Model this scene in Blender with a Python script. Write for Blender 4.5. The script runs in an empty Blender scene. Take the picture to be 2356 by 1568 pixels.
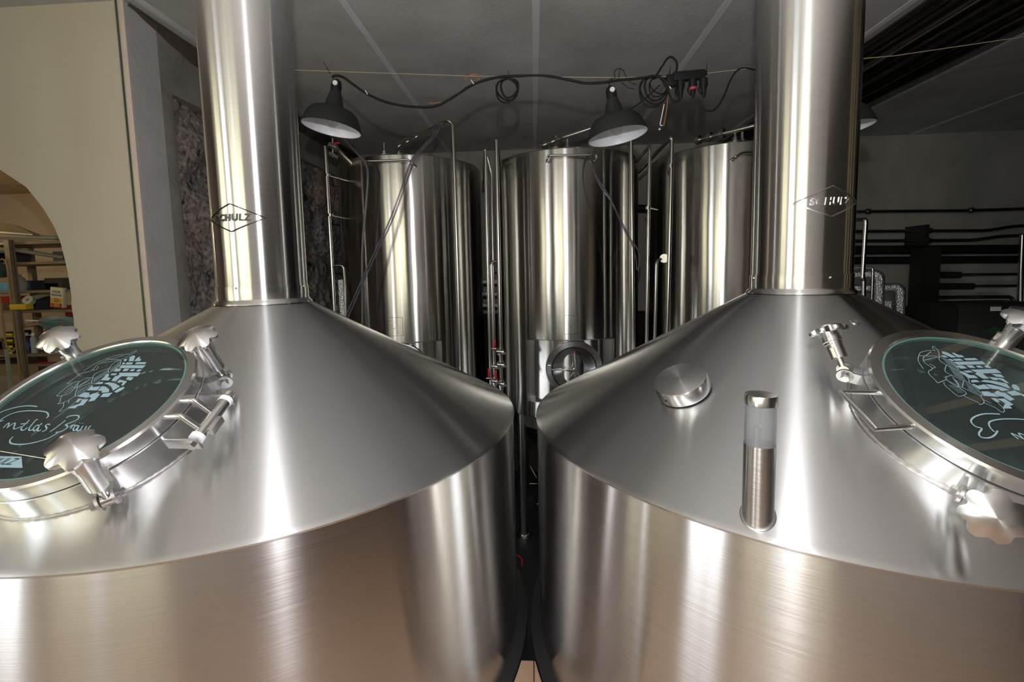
import bpy, bmesh, math, random
from mathutils import Matrix, Vector, noise
from math import sin, cos, pi, radians, sqrt, atan2, asin, tan
random.seed(7)
SC = bpy.context.scene
COL = SC.collection
ZO = 3.1                      # lower floor lies 3.1 m below the camera
WORLD = {}

# ------------------------------------------------------------------ camera model (survey of the place)
FPX, PITCH, ROLL, YAW = 1047.98, 0.0879, 0.02248, 0.05913
PPX, PPY = 1178 - 9.42, 784 - 62.13
def yawr(x, y):
    c, s = cos(YAW), sin(YAW)
    return c * x - s * y, s * x + c * y
def ray(u, v):
    a = (u - PPX) / FPX; b = -(v - PPY) / FPX
    uu = a * cos(ROLL) + b * sin(ROLL); vv = -a * sin(ROLL) + b * cos(ROLL)
    x, y, z = uu, cos(PITCH) + vv * sin(PITCH), -sin(PITCH) + vv * cos(PITCH)
    x, y = yawr(x, y)
    return Vector((x, y, z)).normalized()
def at(u, v, Y):
    d = ray(u, v); return d * (Y / d.y)
def oncyl(u, v, X, Y, R):
    d = ray(u, v); A = d.x**2 + d.y**2; B = -2 * (d.x * X + d.y * Y); C = X * X + Y * Y - R * R
    return d * ((-B - sqrt(max(B * B - 4 * A * C, 0))) / 2 / A)

# ------------------------------------------------------------------ materials
def new_mat(name):
    m = bpy.data.materials.new(name); m.use_nodes = True
    nt = m.node_tree; b = nt.nodes['Principled BSDF']
    return m, nt, b
def N(nt, t, **kw):
    n = nt.nodes.new(t)
    for k, v in kw.items():
        if k in n.inputs.keys(): n.inputs[k].default_value = v
        else: setattr(n, k, v)
    return n
def rgba(c): return (c[0], c[1], c[2], 1.0)
def plain(name, col, rough=.5, metal=0.0, spec=.5):
    m, nt, b = new_mat(name)
    b.inputs['Base Color'].default_value = rgba(col); b.inputs['Roughness'].default_value = rough
    b.inputs['Metallic'].default_value = metal; b.inputs['Specular IOR Level'].default_value = spec
    return m
def steel(name, col=(.62, .61, .595), rough=.3, aniso=.9, rot=.25, tangent='RADIAL', brush=(3, 3, 260), amount=.04, wob=0.0, wobscale=1.3, bumpd=.02, smudge=.05, grain=.12, tint=False):
    m, nt, b = new_mat(name); L = nt.links.new
    b.inputs['Metallic'].default_value = 1.0
    b.inputs['Anisotropic'].default_value = aniso
    b.inputs['Anisotropic Rotation'].default_value = rot
    tc = N(nt, 'ShaderNodeTexCoord')
    mp = N(nt, 'ShaderNodeMapping'); mp.inputs['Scale'].default_value = brush
    L(tc.outputs['Object'], mp.inputs['Vector'])
    nz = N(nt, 'ShaderNodeTexNoise', Scale=1.0, Detail=3.0); L(mp.outputs[0], nz.inputs['Vector'])
    big = N(nt, 'ShaderNodeTexNoise', Scale=5.0, Detail=5.0); L(tc.outputs['Object'], big.inputs['Vector'])
    # roughness
    r1 = N(nt, 'ShaderNodeMapRange'); r1.inputs['To Min'].default_value = rough - amount; r1.inputs['To Max'].default_value = rough + amount
    L(nz.outputs['Fac'], r1.inputs['Value'])
    r2 = N(nt, 'ShaderNodeMapRange'); r2.inputs['To Min'].default_value = -smudge; r2.inputs['To Max'].default_value = smudge
    L(big.outputs['Fac'], r2.inputs['Value'])
    ad = N(nt, 'ShaderNodeMath', operation='ADD'); L(r1.outputs[0], ad.inputs[0]); L(r2.outputs[0], ad.inputs[1])
    L(ad.outputs[0], b.inputs['Roughness'])
    # brushed colour
    cr = N(nt, 'ShaderNodeMapRange'); cr.inputs['To Min'].default_value = 1 - amount * 1.6; cr.inputs['To Max'].default_value = 1 + amount * 1.6
    L(nz.outputs['Fac'], cr.inputs['Value'])
    vm = N(nt, 'ShaderNodeVectorMath', operation='SCALE'); vm.inputs[0].default_value = col
    L(cr.outputs[0], vm.inputs['Scale'])
    if grain > 0 or tint: L(vm.outputs[0], b.inputs['Base Color'])
    else: b.inputs['Base Color'].default_value = rgba(col)
    if tangent:
        tg = N(nt, 'ShaderNodeTangent', direction_type='RADIAL', axis='Z'); L(tg.outputs[0], b.inputs['Tangent'])
    bb = N(nt, 'ShaderNodeBump', Strength=grain, Distance=.002)
    if grain > 0: L(nz.outputs['Fac'], bb.inputs['Height']); L(bb.outputs[0], b.inputs['Normal'])
    if wob > 0:
        mw = N(nt, 'ShaderNodeMapping'); mw.inputs['Scale'].default_value = (wobscale, wobscale, wobscale * .8)
        L(tc.outputs['Object'], mw.inputs['Vector'])
        wn = N(nt, 'ShaderNodeTexNoise', Scale=1.0, Detail=1.0); L(mw.outputs[0], wn.inputs['Vector'])
        bp = N(nt, 'ShaderNodeBump', Strength=wob, Distance=bumpd); L(wn.outputs['Fac'], bp.inputs['Height'])
        (L(bb.outputs[0], bp.inputs['Normal']) if grain > 0 else None); L(bp.outputs[0], b.inputs['Normal'])
    return m
def concrete(name, c1, c2, scale=2.0, rough=.9, bump=.15, spots=True, stretch=(1, 1, 1), dark=None):
    m, nt, b = new_mat(name); L = nt.links.new
    tc = N(nt, 'ShaderNodeTexCoord'); mp = N(nt, 'ShaderNodeMapping'); mp.inputs['Scale'].default_value = stretch
    L(tc.outputs['Object'], mp.inputs['Vector'])
    n1 = N(nt, 'ShaderNodeTexNoise', Scale=scale, Detail=8.0, Roughness=.65); L(mp.outputs[0], n1.inputs['Vector'])
    rp = N(nt, 'ShaderNodeValToRGB'); rp.color_ramp.elements[0].position = .32; rp.color_ramp.elements[1].position = .7
    rp.color_ramp.elements[0].color = rgba(c1); rp.color_ramp.elements[1].color = rgba(c2)
    L(n1.outputs['Fac'], rp.inputs['Fac'])
    out = rp.outputs['Color']
    if spots:
        n2 = N(nt, 'ShaderNodeTexNoise', Scale=70.0, Detail=2.0); L(tc.outputs['Object'], n2.inputs['Vector'])
        r2 = N(nt, 'ShaderNodeValToRGB'); r2.color_ramp.elements[0].position = .66; r2.color_ramp.elements[1].position = .74
        r2.color_ramp.elements[0].color = (1, 1, 1, 1); r2.color_ramp.elements[1].color = (.62, .58, .52, 1)
        L(n2.outputs['Fac'], r2.inputs['Fac'])
        mx = N(nt, 'ShaderNodeMix', data_type='RGBA', blend_type='MULTIPLY'); mx.inputs['Factor'].default_value = .35
        L(out, mx.inputs['A']); L(r2.outputs['Color'], mx.inputs['B']); out = mx.outputs['Result']
    L(out, b.inputs['Base Color'])
    b.inputs['Roughness'].default_value = rough
    n3 = N(nt, 'ShaderNodeTexNoise', Scale=24.0, Detail=6.0); L(tc.outputs['Object'], n3.inputs['Vector'])
    bp = N(nt, 'ShaderNodeBump', Strength=bump, Distance=.02); L(n3.outputs['Fac'], bp.inputs['Height']); L(bp.outputs[0], b.inputs['Normal'])
    return m
def rockmat():
    m, nt, b = new_mat('rough_masonry'); L = nt.links.new
    tc = N(nt, 'ShaderNodeTexCoord')
    def nz(scale, stretch, det, rough=.6, dist=0):
        mp = N(nt, 'ShaderNodeMapping'); mp.inputs['Scale'].default_value = stretch; L(tc.outputs['Object'], mp.inputs['Vector'])
        n = N(nt, 'ShaderNodeTexNoise', Scale=scale, Detail=det, Roughness=rough, Distortion=dist); L(mp.outputs[0], n.inputs['Vector']); return n
    def ramp(src, stops):
        r = N(nt, 'ShaderNodeValToRGB'); e = r.color_ramp.elements
        e[0].position, e[0].color = stops[0][0], rgba(stops[0][1]); e[1].position, e[1].color = stops[-1][0], rgba(stops[-1][1])
        for p, c in stops[1:-1]: q = e.new(p); q.color = rgba(c)
        L(src, r.inputs['Fac']); return r
    patch = nz(1.7, (1, 1, 1), 3); chips = nz(30, (1, 1, .9), 4, .55); pits = nz(4.5, (1, 1.5, .8), 9, .68)
    base = ramp(patch.outputs['Fac'], [(.36, (.29, .28, .27)), (.5, (.35, .31, .285)), (.6, (.39, .29, .255)), (.7, (.33, .31, .28))])
    fine = ramp(chips.outputs['Fac'], [(.3, (.25, .25, .25)), (.5, (.8, .8, .8)), (.72, (1.5, 1.45, 1.4))])
    crack = ramp(pits.outputs['Fac'], [(.36, (.03, .03, .03)), (.43, (1, 1, 1)), (.9, (1, 1, 1))])
    m1 = N(nt, 'ShaderNodeMix', data_type='RGBA', blend_type='MULTIPLY'); m1.inputs['Factor'].default_value = 1; L(base.outputs[0], m1.inputs['A']); L(fine.outputs[0], m1.inputs['B'])
    m2 = N(nt, 'ShaderNodeMix', data_type='RGBA', blend_type='MULTIPLY'); m2.inputs['Factor'].default_value = 1; L(m1.outputs['Result'], m2.inputs['A']); L(crack.outputs[0], m2.inputs['B'])
    L(m2.outputs['Result'], b.inputs['Base Color']); b.inputs['Roughness'].default_value = .95
    bp = N(nt, 'ShaderNodeBump', Strength=.55, Distance=.025); L(chips.outputs['Fac'], bp.inputs['Height']); L(bp.outputs[0], b.inputs['Normal'])
    return m
def woodmat(name, c1, c2, axis='Y', scale=1.0, rough=.45):
    m, nt, b = new_mat(name); L = nt.links.new
    tc = N(nt, 'ShaderNodeTexCoord'); mp = N(nt, 'ShaderNodeMapping')
    mp.inputs['Scale'].default_value = (14 * scale, 1.2 * scale, 14 * scale) if axis == 'Y' else (1.2 * scale, 14 * scale, 14 * scale)
    L(tc.outputs['Object'], mp.inputs['Vector'])
    n1 = N(nt, 'ShaderNodeTexNoise', Scale=1.5, Detail=6.0, Roughness=.6, Distortion=.4); L(mp.outputs[0], n1.inputs['Vector'])
    rp = N(nt, 'ShaderNodeValToRGB'); rp.color_ramp.elements[0].position = .3; rp.color_ramp.elements[1].position = .75
    rp.color_ramp.elements[0].color = rgba(c1); rp.color_ramp.elements[1].color = rgba(c2)
    L(n1.outputs['Fac'], rp.inputs['Fac'])
    br = N(nt, 'ShaderNodeTexBrick'); br.inputs['Scale'].default_value = 1.0
    br.inputs['Color1'].default_value = (1, 1, 1, 1); br.inputs['Color2'].default_value = (.86, .82, .78, 1); br.inputs['Mortar'].default_value = (.25, .18, .12, 1)
    br.inputs['Mortar Size'].default_value = .003; br.inputs['Brick Width'].default_value = 1.6; br.inputs['Row Height'].default_value = .12
    m2 = N(nt, 'ShaderNodeMapping'); m2.inputs['Rotation'].default_value = (0, 0, pi / 2 if axis == 'Y' else 0); m2.inputs['Location'].default_value = (0, .025, 0)
    L(tc.outputs['Object'], m2.inputs['Vector']); L(m2.outputs[0], br.inputs['Vector'])
    mx = N(nt, 'ShaderNodeMix', data_type='RGBA', blend_type='MULTIPLY'); mx.inputs['Factor'].default_value = 1
    L(rp.outputs['Color'], mx.inputs['A']); L(br.outputs['Color'], mx.inputs['B']); L(mx.outputs['Result'], b.inputs['Base Color'])
    b.inputs['Roughness'].default_value = rough
    return m
def glassmat(name, tint, rough=0.0, fres=1.45, haze=0.0, hazecol=(.5, .6, .6)):
    m = bpy.data.materials.new(name); m.use_nodes = True; nt = m.node_tree; nt.nodes.clear(); L = nt.links.new
    out = N(nt, 'ShaderNodeOutputMaterial'); mx = N(nt, 'ShaderNodeMixShader'); tr = N(nt, 'ShaderNodeBsdfTransparent'); gl = N(nt, 'ShaderNodeBsdfGlossy')
    tr.inputs['Color'].default_value = rgba(tint); gl.inputs['Roughness'].default_value = rough; gl.inputs['Color'].default_value = (1, 1, 1, 1)
    fr = N(nt, 'ShaderNodeFresnel', IOR=fres); ge = N(nt, 'ShaderNodeNewGeometry'); inv = N(nt, 'ShaderNodeMath', operation='SUBTRACT'); inv.inputs[0].default_value = 1
    L(ge.outputs['Backfacing'], inv.inputs[1]); mu = N(nt, 'ShaderNodeMath', operation='MULTIPLY'); L(fr.outputs[0], mu.inputs[0]); L(inv.outputs[0], mu.inputs[1]); L(mu.outputs[0], mx.inputs['Fac'])
    src = tr.outputs[0]
    if haze > 0:
        df = N(nt, 'ShaderNodeBsdfDiffuse'); df.inputs['Color'].default_value = rgba(hazecol)
        m2 = N(nt, 'ShaderNodeMixShader'); m2.inputs['Fac'].default_value = haze; L(tr.outputs[0], m2.inputs[1]); L(df.outputs[0], m2.inputs[2]); src = m2.outputs[0]
    L(src, mx.inputs[1]); L(gl.outputs[0], mx.inputs[2]); L(mx.outputs[0], out.inputs['Surface'])
    return m
def foilmat():
    m, nt, b = new_mat('crinkled_foil'); L = nt.links.new
    b.inputs['Metallic'].default_value = 1; b.inputs['Base Color'].default_value = (.9, .9, .9, 1); b.inputs['Roughness'].default_value = .38
    tc = N(nt, 'ShaderNodeTexCoord'); v = N(nt, 'ShaderNodeTexVoronoi'); v.inputs['Scale'].default_value = 95; L(tc.outputs['Object'], v.inputs['Vector'])
    bp = N(nt, 'ShaderNodeBump', Strength=.55, Distance=.012); L(v.outputs['Distance'], bp.inputs['Height']); L(bp.outputs[0], b.inputs['Normal'])
    return m

S_BODY = steel('brushed_steel_body', (.62, .61, .605), .205, 1.0, smudge=.02, wob=.2, wobscale=1.6, brush=(2, 2, 320), amount=.03, grain=.05)
S_CONE = steel('brushed_steel_cone', (.66, .665, .67), .245, 1.0, smudge=0, brush=(3, 3, 420), wob=0, amount=.008, grain=0, tint=True)
S_STACK = steel('brushed_steel_stack', (.66, .66, .655), .21, .96, smudge=.01, brush=(3, 3, 240), amount=.02, grain=.04)
S_TANK = steel('brushed_steel_tank', (.65, .64, .61), .185, .98, smudge=.015, wob=.4, wobscale=1.7, bumpd=.012, brush=(2, 2, 160), amount=.02)
S_TURN = steel('turned_steel', (.72, .72, .72), .24, .85, rot=.25, smudge=.02, brush=(60, 60, 60), grain=0)
S_PLAIN = plain('polished_steel', (.68, .67, .65), .22, 1.0)
S_PIPE = plain('pipe_steel', (.62, .6, .56), .26, 1.0)
S_SATIN = plain('satin_steel', (.6, .6, .6), .38, 1.0)
S_DARK = plain('dark_steel_and_emboss_shade', (.07, .068, .065), .4, 1.0)
M_PLATE = plain('nameplate_metal', (.42, .42, .40), .3, 1.0)
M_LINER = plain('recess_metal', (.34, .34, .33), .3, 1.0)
M_WELD = plain('weld_bead', (.55, .54, .52), .35, 1.0)
M_GASKET = plain('black_rubber', (.008, .008, .008), .6)
M_WASHER = plain('white_plastic_washer', (.75, .77, .8), .4)
M_ETCH = plain('pale_blue_etching', (.22, .32, .355), .9, 0, .2)
M_GLASS = glassmat('tinted_sight_glass', (.72, .79, .775), 0.02, 1.5, .05, (.30, .36, .35))
M_GEDGE = plain('green_glass_edge', (.09, .17, .14), .2)
M_PANE = glassmat('clear_glass_pane', (.97, .99, .98), 0.0, 1.35)
M_PEDGE = plain('bright_glass_edge', (.16, .18, .13), .1, .3)
M_FROST = glassmat('frosted_plastic', (.7, .72, .72), .2, 1.45, .2, (.5, .52, .53))
M_WORT = plain('dark_liquid', (.006, .008, .008), .08)
M_INNER = plain('inner_steel', (.27, .30, .29), .5, .4)
M_CREAM = concrete('cream_plaster', (.62, .52, .42), (.72, .62, .52), 1.1, .85, .05, True, (1, 1, .35))
M_PINK = concrete('pinkish_plaster', (.66, .53, .47), (.74, .62, .54), 3, .9, .08, False)
M_PIER = concrete('grey_render', (.48, .475, .47), (.58, .57, .56), 2.5, .92, .2)
M_LINTEL = concrete('dirty_render', (.22, .205, .18), (.36, .345, .31), 3, .92, .3)
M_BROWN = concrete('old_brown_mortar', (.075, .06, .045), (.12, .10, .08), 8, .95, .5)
M_CEIL = concrete('ceiling_concrete', (.50, .50, .49), (.66, .66, .65), 1.6, .9, .12, True)
M_SEAM = concrete('ceiling_joint_filler', (.74, .74, .79), (.82, .82, .86), 8, .8, .05, False)
M_BACK = concrete('back_wall_plaster', (.32, .315, .275), (.48, .47, .41), 1.7, .92, .15, True, (1, 1, .5))
M_WHITEW = concrete('white_wall_paint', (.55, .53, .5), (.65, .63, .6), 1.5, .9, .05, False)
M_DARKW = concrete('dark_wall_paint_and_shade', (.012, .010, .008), (.022, .018, .014), 1.5, .9, .05, False)
M_ROCK = rockmat()
M_WOOD = woodmat('light_wood_floor', (.27, .175, .115), (.37, .255, .175))
M_FLOORD = concrete('dark_floor', (.02, .02, .02), (.04, .04, .04), 3, .6, .1)
M_ENAMEL = plain('dusty_black_enamel', (.022, .023, .022), .65, 0, .3)
M_WHITE = plain('white_enamel', (.88, .91, .95), .3)
M_CABLE = plain('black_cable', (.010, .010, .011), .6, 0, .25)
M_CORDW = plain('pale_cord', (.34, .28, .19), .8)
M_COPPER = plain('rusty_wire', (.35, .13, .06), .55, .4)
M_CERAM = plain('white_ceramic', (.8, .8, .75), .3)
M_BULB = glassmat('bulb_glass', (.9, .9, .9), 0.0, 1.5)
M_RED = plain('red_handle', (.6, .02, .02), .4)
M_HOSE = plain('grey_hose', (.16, .15, .18), .3)
M_CLEARH = glassmat('clear_hose', (.55, .52, .58), .1, 1.45, .35, (.3, .29, .34))
M_FOIL = foilmat()
M_BLACKP = plain('black_pipe_insulation', (.006, .006, .006), .7)
M_CABINET = plain('dark_cabinet_paint', (.025, .024, .02), .5)
M_GREEN = plain('green_emblem', (.015, .09, .02), .5)

# ------------------------------------------------------------------ mesh helpers
class MB:
    def __init__(s): s.v = []; s.f = []
    def add(s, v, f, M=None):
        o = len(s.v)
        s.v += [(M @ Vector(p)) if M is not None else Vector(p) for p in v]
        s.f += [tuple(i + o for i in q) for q in f]
        return s
    def box(s, c, d, M=None, bev=0.0):
        x, y, z = [k / 2 for k in d]
        if bev <= 0:
            v = [(c[0] + i * x, c[1] + j * y, c[2] + k * z) for i in (-1, 1) for j in (-1, 1) for k in (-1, 1)]
            f = [(0, 1, 3, 2), (4, 6, 7, 5), (0, 4, 5, 1), (2, 3, 7, 6), (0, 2, 6, 4), (1, 5, 7, 3)]
            return s.add(v, f, M)
        bm = bmesh.new(); bmesh.ops.create_cube(bm, size=1)
        for q in bm.verts: q.co = Vector((q.co.x * d[0] + c[0], q.co.y * d[1] + c[1], q.co.z * d[2] + c[2]))
        bmesh.ops.bevel(bm, geom=bm.edges[:], offset=bev, segments=2, affect='EDGES', profile=.5)
        bm.verts.index_update()
        v = [q.co.copy() for q in bm.verts]; f = [tuple(w.index for w in q.verts) for q in bm.faces]; bm.free()
        return s.add(v, f, M)
    def lathe(s, prof, seg=48, M=None, close=False, a0=0, a1=2 * pi):
        full = abs(a1 - a0 - 2 * pi) < 1e-6; n = seg if full else seg + 1
        v = []; f = []
        for r, z in prof:
            for i in range(n):
                a = a0 + (a1 - a0) * i / seg; v.append((r * cos(a), r * sin(a), z))
        m = len(prof); rows = range(m if close else m - 1)
        for j in rows:
            k = (j + 1) % m
            for i in range(seg):
                i2 = (i + 1) % n if full else i + 1
                q = (j * n + i, j * n + i2, k * n + i2, k * n + i)
                f.append(q)
        return s.add(v, f, M)
    def cyl(s, a, b, r, seg=16, r2=None):
        a = Vector(a); b = Vector(b); d = b - a; L = d.length
        M = Matrix.Translation(a) @ d.to_track_quat('Z', 'Y').to_matrix().to_4x4()
        r2 = r if r2 is None else r2
        return s.lathe([(0, 0), (r, 0), (r2, L), (0, L)], seg, M)
    def tube(s, pts, r, seg=12, closed=False, caps=True):
        P = [Vector(p) for p in pts]; n = len(P); v = []; f = []
        up = None
        for i in range(n):
            if closed: t = P[(i + 1) % n] - P[i - 1]
            else: t = P[min(i + 1, n - 1)] - P[max(i - 1, 0)]
            if t.length < 1e-9: t = Vector((0, 0, 1))
            t.normalize()
            if up is None:
                up = Vector((0, 0, 1)) if abs(t.z) < .9 else Vector((1, 0, 0))
            x = up.cross(t); x.normalize() if x.length > 1e-6 else None
            if x.length < 1e-6: x = Vector((1, 0, 0)).cross(t).normalized()
            y = t.cross(x).normalized(); up = y
            rr = r[i] if isinstance(r, (list, tuple)) else r
            for k in range(seg):
                a = 2 * pi * k / seg; v.append(P[i] + rr * (cos(a) * x + sin(a) * y))
        for i in range(n if closed else n - 1):
            j = (i + 1) % n
            for k in range(seg):
                k2 = (k + 1) % seg; f.append((i * seg + k, i * seg + k2, j * seg + k2, j * seg + k))
        if caps and not closed:
            f.append(tuple(range(seg - 1, -1, -1))); f.append(tuple((n - 1) * seg + k for k in range(seg)))
        return s.add(v, f)
    def prism(s, poly, h, M=None):        # poly: 2D outline, extruded along z
        n = len(poly); v = [(x, y, 0) for x, y in poly] + [(x, y, h) for x, y in poly]
        f = [tuple(range(n - 1, -1, -1)), tuple(range(n, 2 * n))] + [(i, (i + 1) % n, (i + 1) % n + n, i + n) for i in range(n)]
        return s.add(v, f, M)

def root(o): return o
def tag(o, label=None, cat=None, group=None, kind=None):
    if label: o['label'] = label
    if cat: o['category'] = cat
    if group: o['group'] = group
    if kind: o['kind'] = kind
    return o
def link(o, parent, M):
    COL.objects.link(o); WORLD[o.name] = M
    if parent is not None:
        o.parent = parent; o.matrix_basis = WORLD[parent.name].inverted() @ M
    else: o.matrix_basis = M
    return o
def obj(name, mb, mat, parent=None, M=None, smooth=True, ang=35, solid=0):
    M = M if M is not None else Matrix.Identity(4)
    me = bpy.data.meshes.new(name); me.from_pydata([tuple(p) for p in mb.v], [], mb.f); me.validate()
    bm = bmesh.new(); bm.from_mesh(me); bmesh.ops.remove_doubles(bm, verts=bm.verts, dist=1e-5)
    bmesh.ops.recalc_face_normals(bm, faces=bm.faces); bm.to_mesh(me); bm.free()
    if smooth:
        me.polygons.foreach_set('use_smooth', [True] * len(me.polygons)); me.set_sharp_from_angle(angle=radians(ang))
    mats = mat if isinstance(mat, (list, tuple)) else [mat]
    for x in mats: me.materials.append(x)
    return link(bpy.data.objects.new(name, me), parent, M)
def thing(name, label, cat, M=None, group=None, loc=None):
    o = bpy.data.objects.new(name, None); o.empty_display_size = .1
    if M is None: M = Matrix.Translation(Vector(loc) if loc is not None else Vector((0, 0, 0)))
    link(o, None, M); return tag(o, label, cat, group)
def T(x, y=None, z=None):
    return Matrix.Translation(Vector((x, y, z)) if y is not None else Vector(x))
def frameM(o, n, t):      # z axis = n, x axis = t
    n = Vector(n).normalized(); t = Vector(t); t = (t - t.dot(n) * n).normalized(); b = n.cross(t)
    M = Matrix((t, b, n)).transposed().to_4x4(); M.translation = Vector(o); return M
def smoothpts(P, sub=6, closed=False):
    P = [Vector(p) for p in P]; n = len(P); out = []
    rng = range(n if closed else n - 1)
    for i in rng:
        p0 = P[i - 1] if (i > 0 or closed) else P[0]; p1 = P[i]; p2 = P[(i + 1) % n]; p3 = P[(i + 2) % n] if (closed or i + 2 < n) else P[-1]
        for k in range(sub):
            t = k / sub
            out.append(.5 * ((2 * p1) + (p2 - p0) * t + (2 * p0 - 5 * p1 + 4 * p2 - p3) * t * t + (3 * p1 - p0 - 3 * p2 + p3) * t**3))
    if not closed: out.append(P[-1])
    return out
def bendpts(P, rad=.05, k=6):     # polyline with rounded corners
    P = [Vector(p) for p in P]; out = [P[0]]
    for i in range(1, len(P) - 1):
        a, b, c = P[i - 1], P[i], P[i + 1]
        r = min(rad, (a - b).length * .45, (c - b).length * .45)
        s = b + (a - b).normalized() * r; e = b + (c - b).normalized() * r
        for j in range(k + 1):
            t = j / k; out.append((1 - t)**2 * s + 2 * t * (1 - t) * b + t * t * e)
    out.append(P[-1]); return out
def textmesh(body, size, ext=0.0, shear=0.0, align='CENTER', spacing=1.0, bold=0.0):
    cu = bpy.data.curves.new('lettering', 'FONT'); cu.body = body; cu.size = size; cu.extrude = ext; cu.shear = shear
    cu.align_x = align; cu.align_y = 'CENTER'; cu.space_character = spacing; cu.resolution_u = 4; cu.offset = bold
    o = bpy.data.objects.new('lettering', cu); COL.objects.link(o)
    dg = bpy.context.evaluated_depsgraph_get(); me = bpy.data.meshes.new_from_object(o.evaluated_get(dg))
    mb = MB(); mb.add([v.co.copy() for v in me.vertices], [tuple(p.vertices) for p in me.polygons])
    bpy.data.objects.remove(o); bpy.data.meshes.remove(me); return mb

# ------------------------------------------------------------------ setting
X_L, Y_B, Z_C, Y_P = -2.632, 6.95, 1.83, 2.988     # rock wall, back wall, ceiling, cream wall
PLAT = -1.43                                       # wooden platform level
def struct(name, mb, mat, **k): return tag(obj(name, mb, mat, **k), kind='structure')

# lower floor and platform with the kettles let into it
KX = (-1.09467, 1.00208); KY = 1.7893; RC = .1656; HN = -.089; HR = -.566; SL = atan2(HN - HR, 1 - RC)
m = MB(); m.box((.4, 1.7, -3.2), (15, 11.5, .2)); struct('floor', m, M_FLOORD, smooth=False)
poly = [(-4.15, -3.75), (7.4, -3.75), (7.4, 1.57)]
for X in (KX[1], KX[0]):
    h = 1.57 - KY; R = 1.046; a = asin(h / R)
    pts = [(X + R * cos(a + (-pi - 2 * a) * i / 60 ), KY + R * sin(a + (-pi - 2 * a) * i / 60)) for i in range(61)]
    poly += pts
poly += [(-2.4, 1.57), (-2.64, 3.3), (-6.9, 3.3), (-6.9, .6), (-4.15, .6)]
m = MB(); m.prism(poly, .06, T(0, 0, PLAT - .06)); struct('floor_platform', m, M_WOOD, smooth=False)
m = MB(); m.box((1.725, -1.25, Z_C + .1), (11.75, 5.0, .2)); struct('ceiling_front_unseen', m, M_WHITEW, smooth=False)  # unseen ceiling part made white to brighten the kettle cones
m = MB(); m.prism([(-4.15, 1.25), (7.6, 1.25), (7.6, 7.25), (-7.05, 7.25), (-7.05, .5), (-4.15, .5)], .2, T(0, 0, Z_C)); struct('ceiling', m, M_CEIL, smooth=False)
for i, x in enumerate((-2.54, -1.235, .045, 1.365, 2.67, 3.98, 5.34)):
    m = MB(); m.box((x, 4.1, Z_C - .001), (.052, 5.69, .006)); struct('trim_%d' % (i + 1), m, M_SEAM, smooth=False)
m = MB(); m.box((2.4, Y_B + .15, -.6), (10.6, .3, 5.2)); struct('wall_back', m, M_BACK, smooth=False)
m = MB(); m.box((2.4, Y_B - .004, -1.85), (10.4, .008, 2.5)); struct('wall_back_shade', m, M_DARKW, smooth=False)  # added dark sheet standing in for the shade low on the back wall
m = MB(); m.box((7.45, 1.7, -.6), (.3, 10.9, 5.2)); struct('wall_right', m, M_DARKW, smooth=False)
# rock wall on the left of the tanks: pier, lintel, old mortar strip, rough masonry
YR = 3.23
m = MB(); m.box((X_L - .28, (Y_P + YR) / 2 + .001, -.64), (.56, YR - Y_P - .002, 4.93))
struct('wall_left_pier', m, M_PIER, smooth=False)
m = MB(); m.box((X_L - .28, (YR + Y_B) / 2, 1.6), (.555, Y_B - YR, .46)); struct('wall_left_lintel', m, M_LINTEL, smooth=False)
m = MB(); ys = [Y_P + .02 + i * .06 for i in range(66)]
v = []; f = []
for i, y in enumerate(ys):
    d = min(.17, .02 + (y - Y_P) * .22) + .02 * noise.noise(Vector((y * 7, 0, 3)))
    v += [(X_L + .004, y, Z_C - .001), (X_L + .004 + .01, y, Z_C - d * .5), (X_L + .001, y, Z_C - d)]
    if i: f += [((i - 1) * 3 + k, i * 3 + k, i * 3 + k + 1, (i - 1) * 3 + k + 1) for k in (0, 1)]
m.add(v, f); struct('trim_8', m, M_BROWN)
m = MB(); v = []; f = []; ny, nz = 150, 150
for j in range(nz + 1):
    for i in range(ny + 1):
        y = YR + (Y_B - YR) * i / ny; z = -3.1 + (1.39 + 3.1) * j / nz
        p = Vector((y * 1.3, z * 1.1, 0)); c = noise.voronoi(p * 1.6)[0]
        d = .05 * noise.fractal(p * 3, 1, 2, 5) + .05 * min(1, (c[1] - c[0]) * 4)
        if i == 0: d = -.02
        v.append((X_L - .11 + d, y, z))
for j in range(nz):
    for i in range(ny):
        a = j * (ny + 1) + i; f.append((a, a + 1, a + ny + 2, a + ny + 1))
m.add(v, f); struct('wall_left', m, M_ROCK, ang=180)
m = MB(); m.box((X_L - .03, YR + .06, -.86), (.05, .118, 4.48), bev=.01); struct('trim_10', m, M_LINTEL)
m = MB(); m.box((X_L - .42, (YR + Y_B) / 2, -.86), (.2, Y_B - YR, 4.5)); struct('wall_left_core', m, M_LINTEL, smooth=False)
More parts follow.
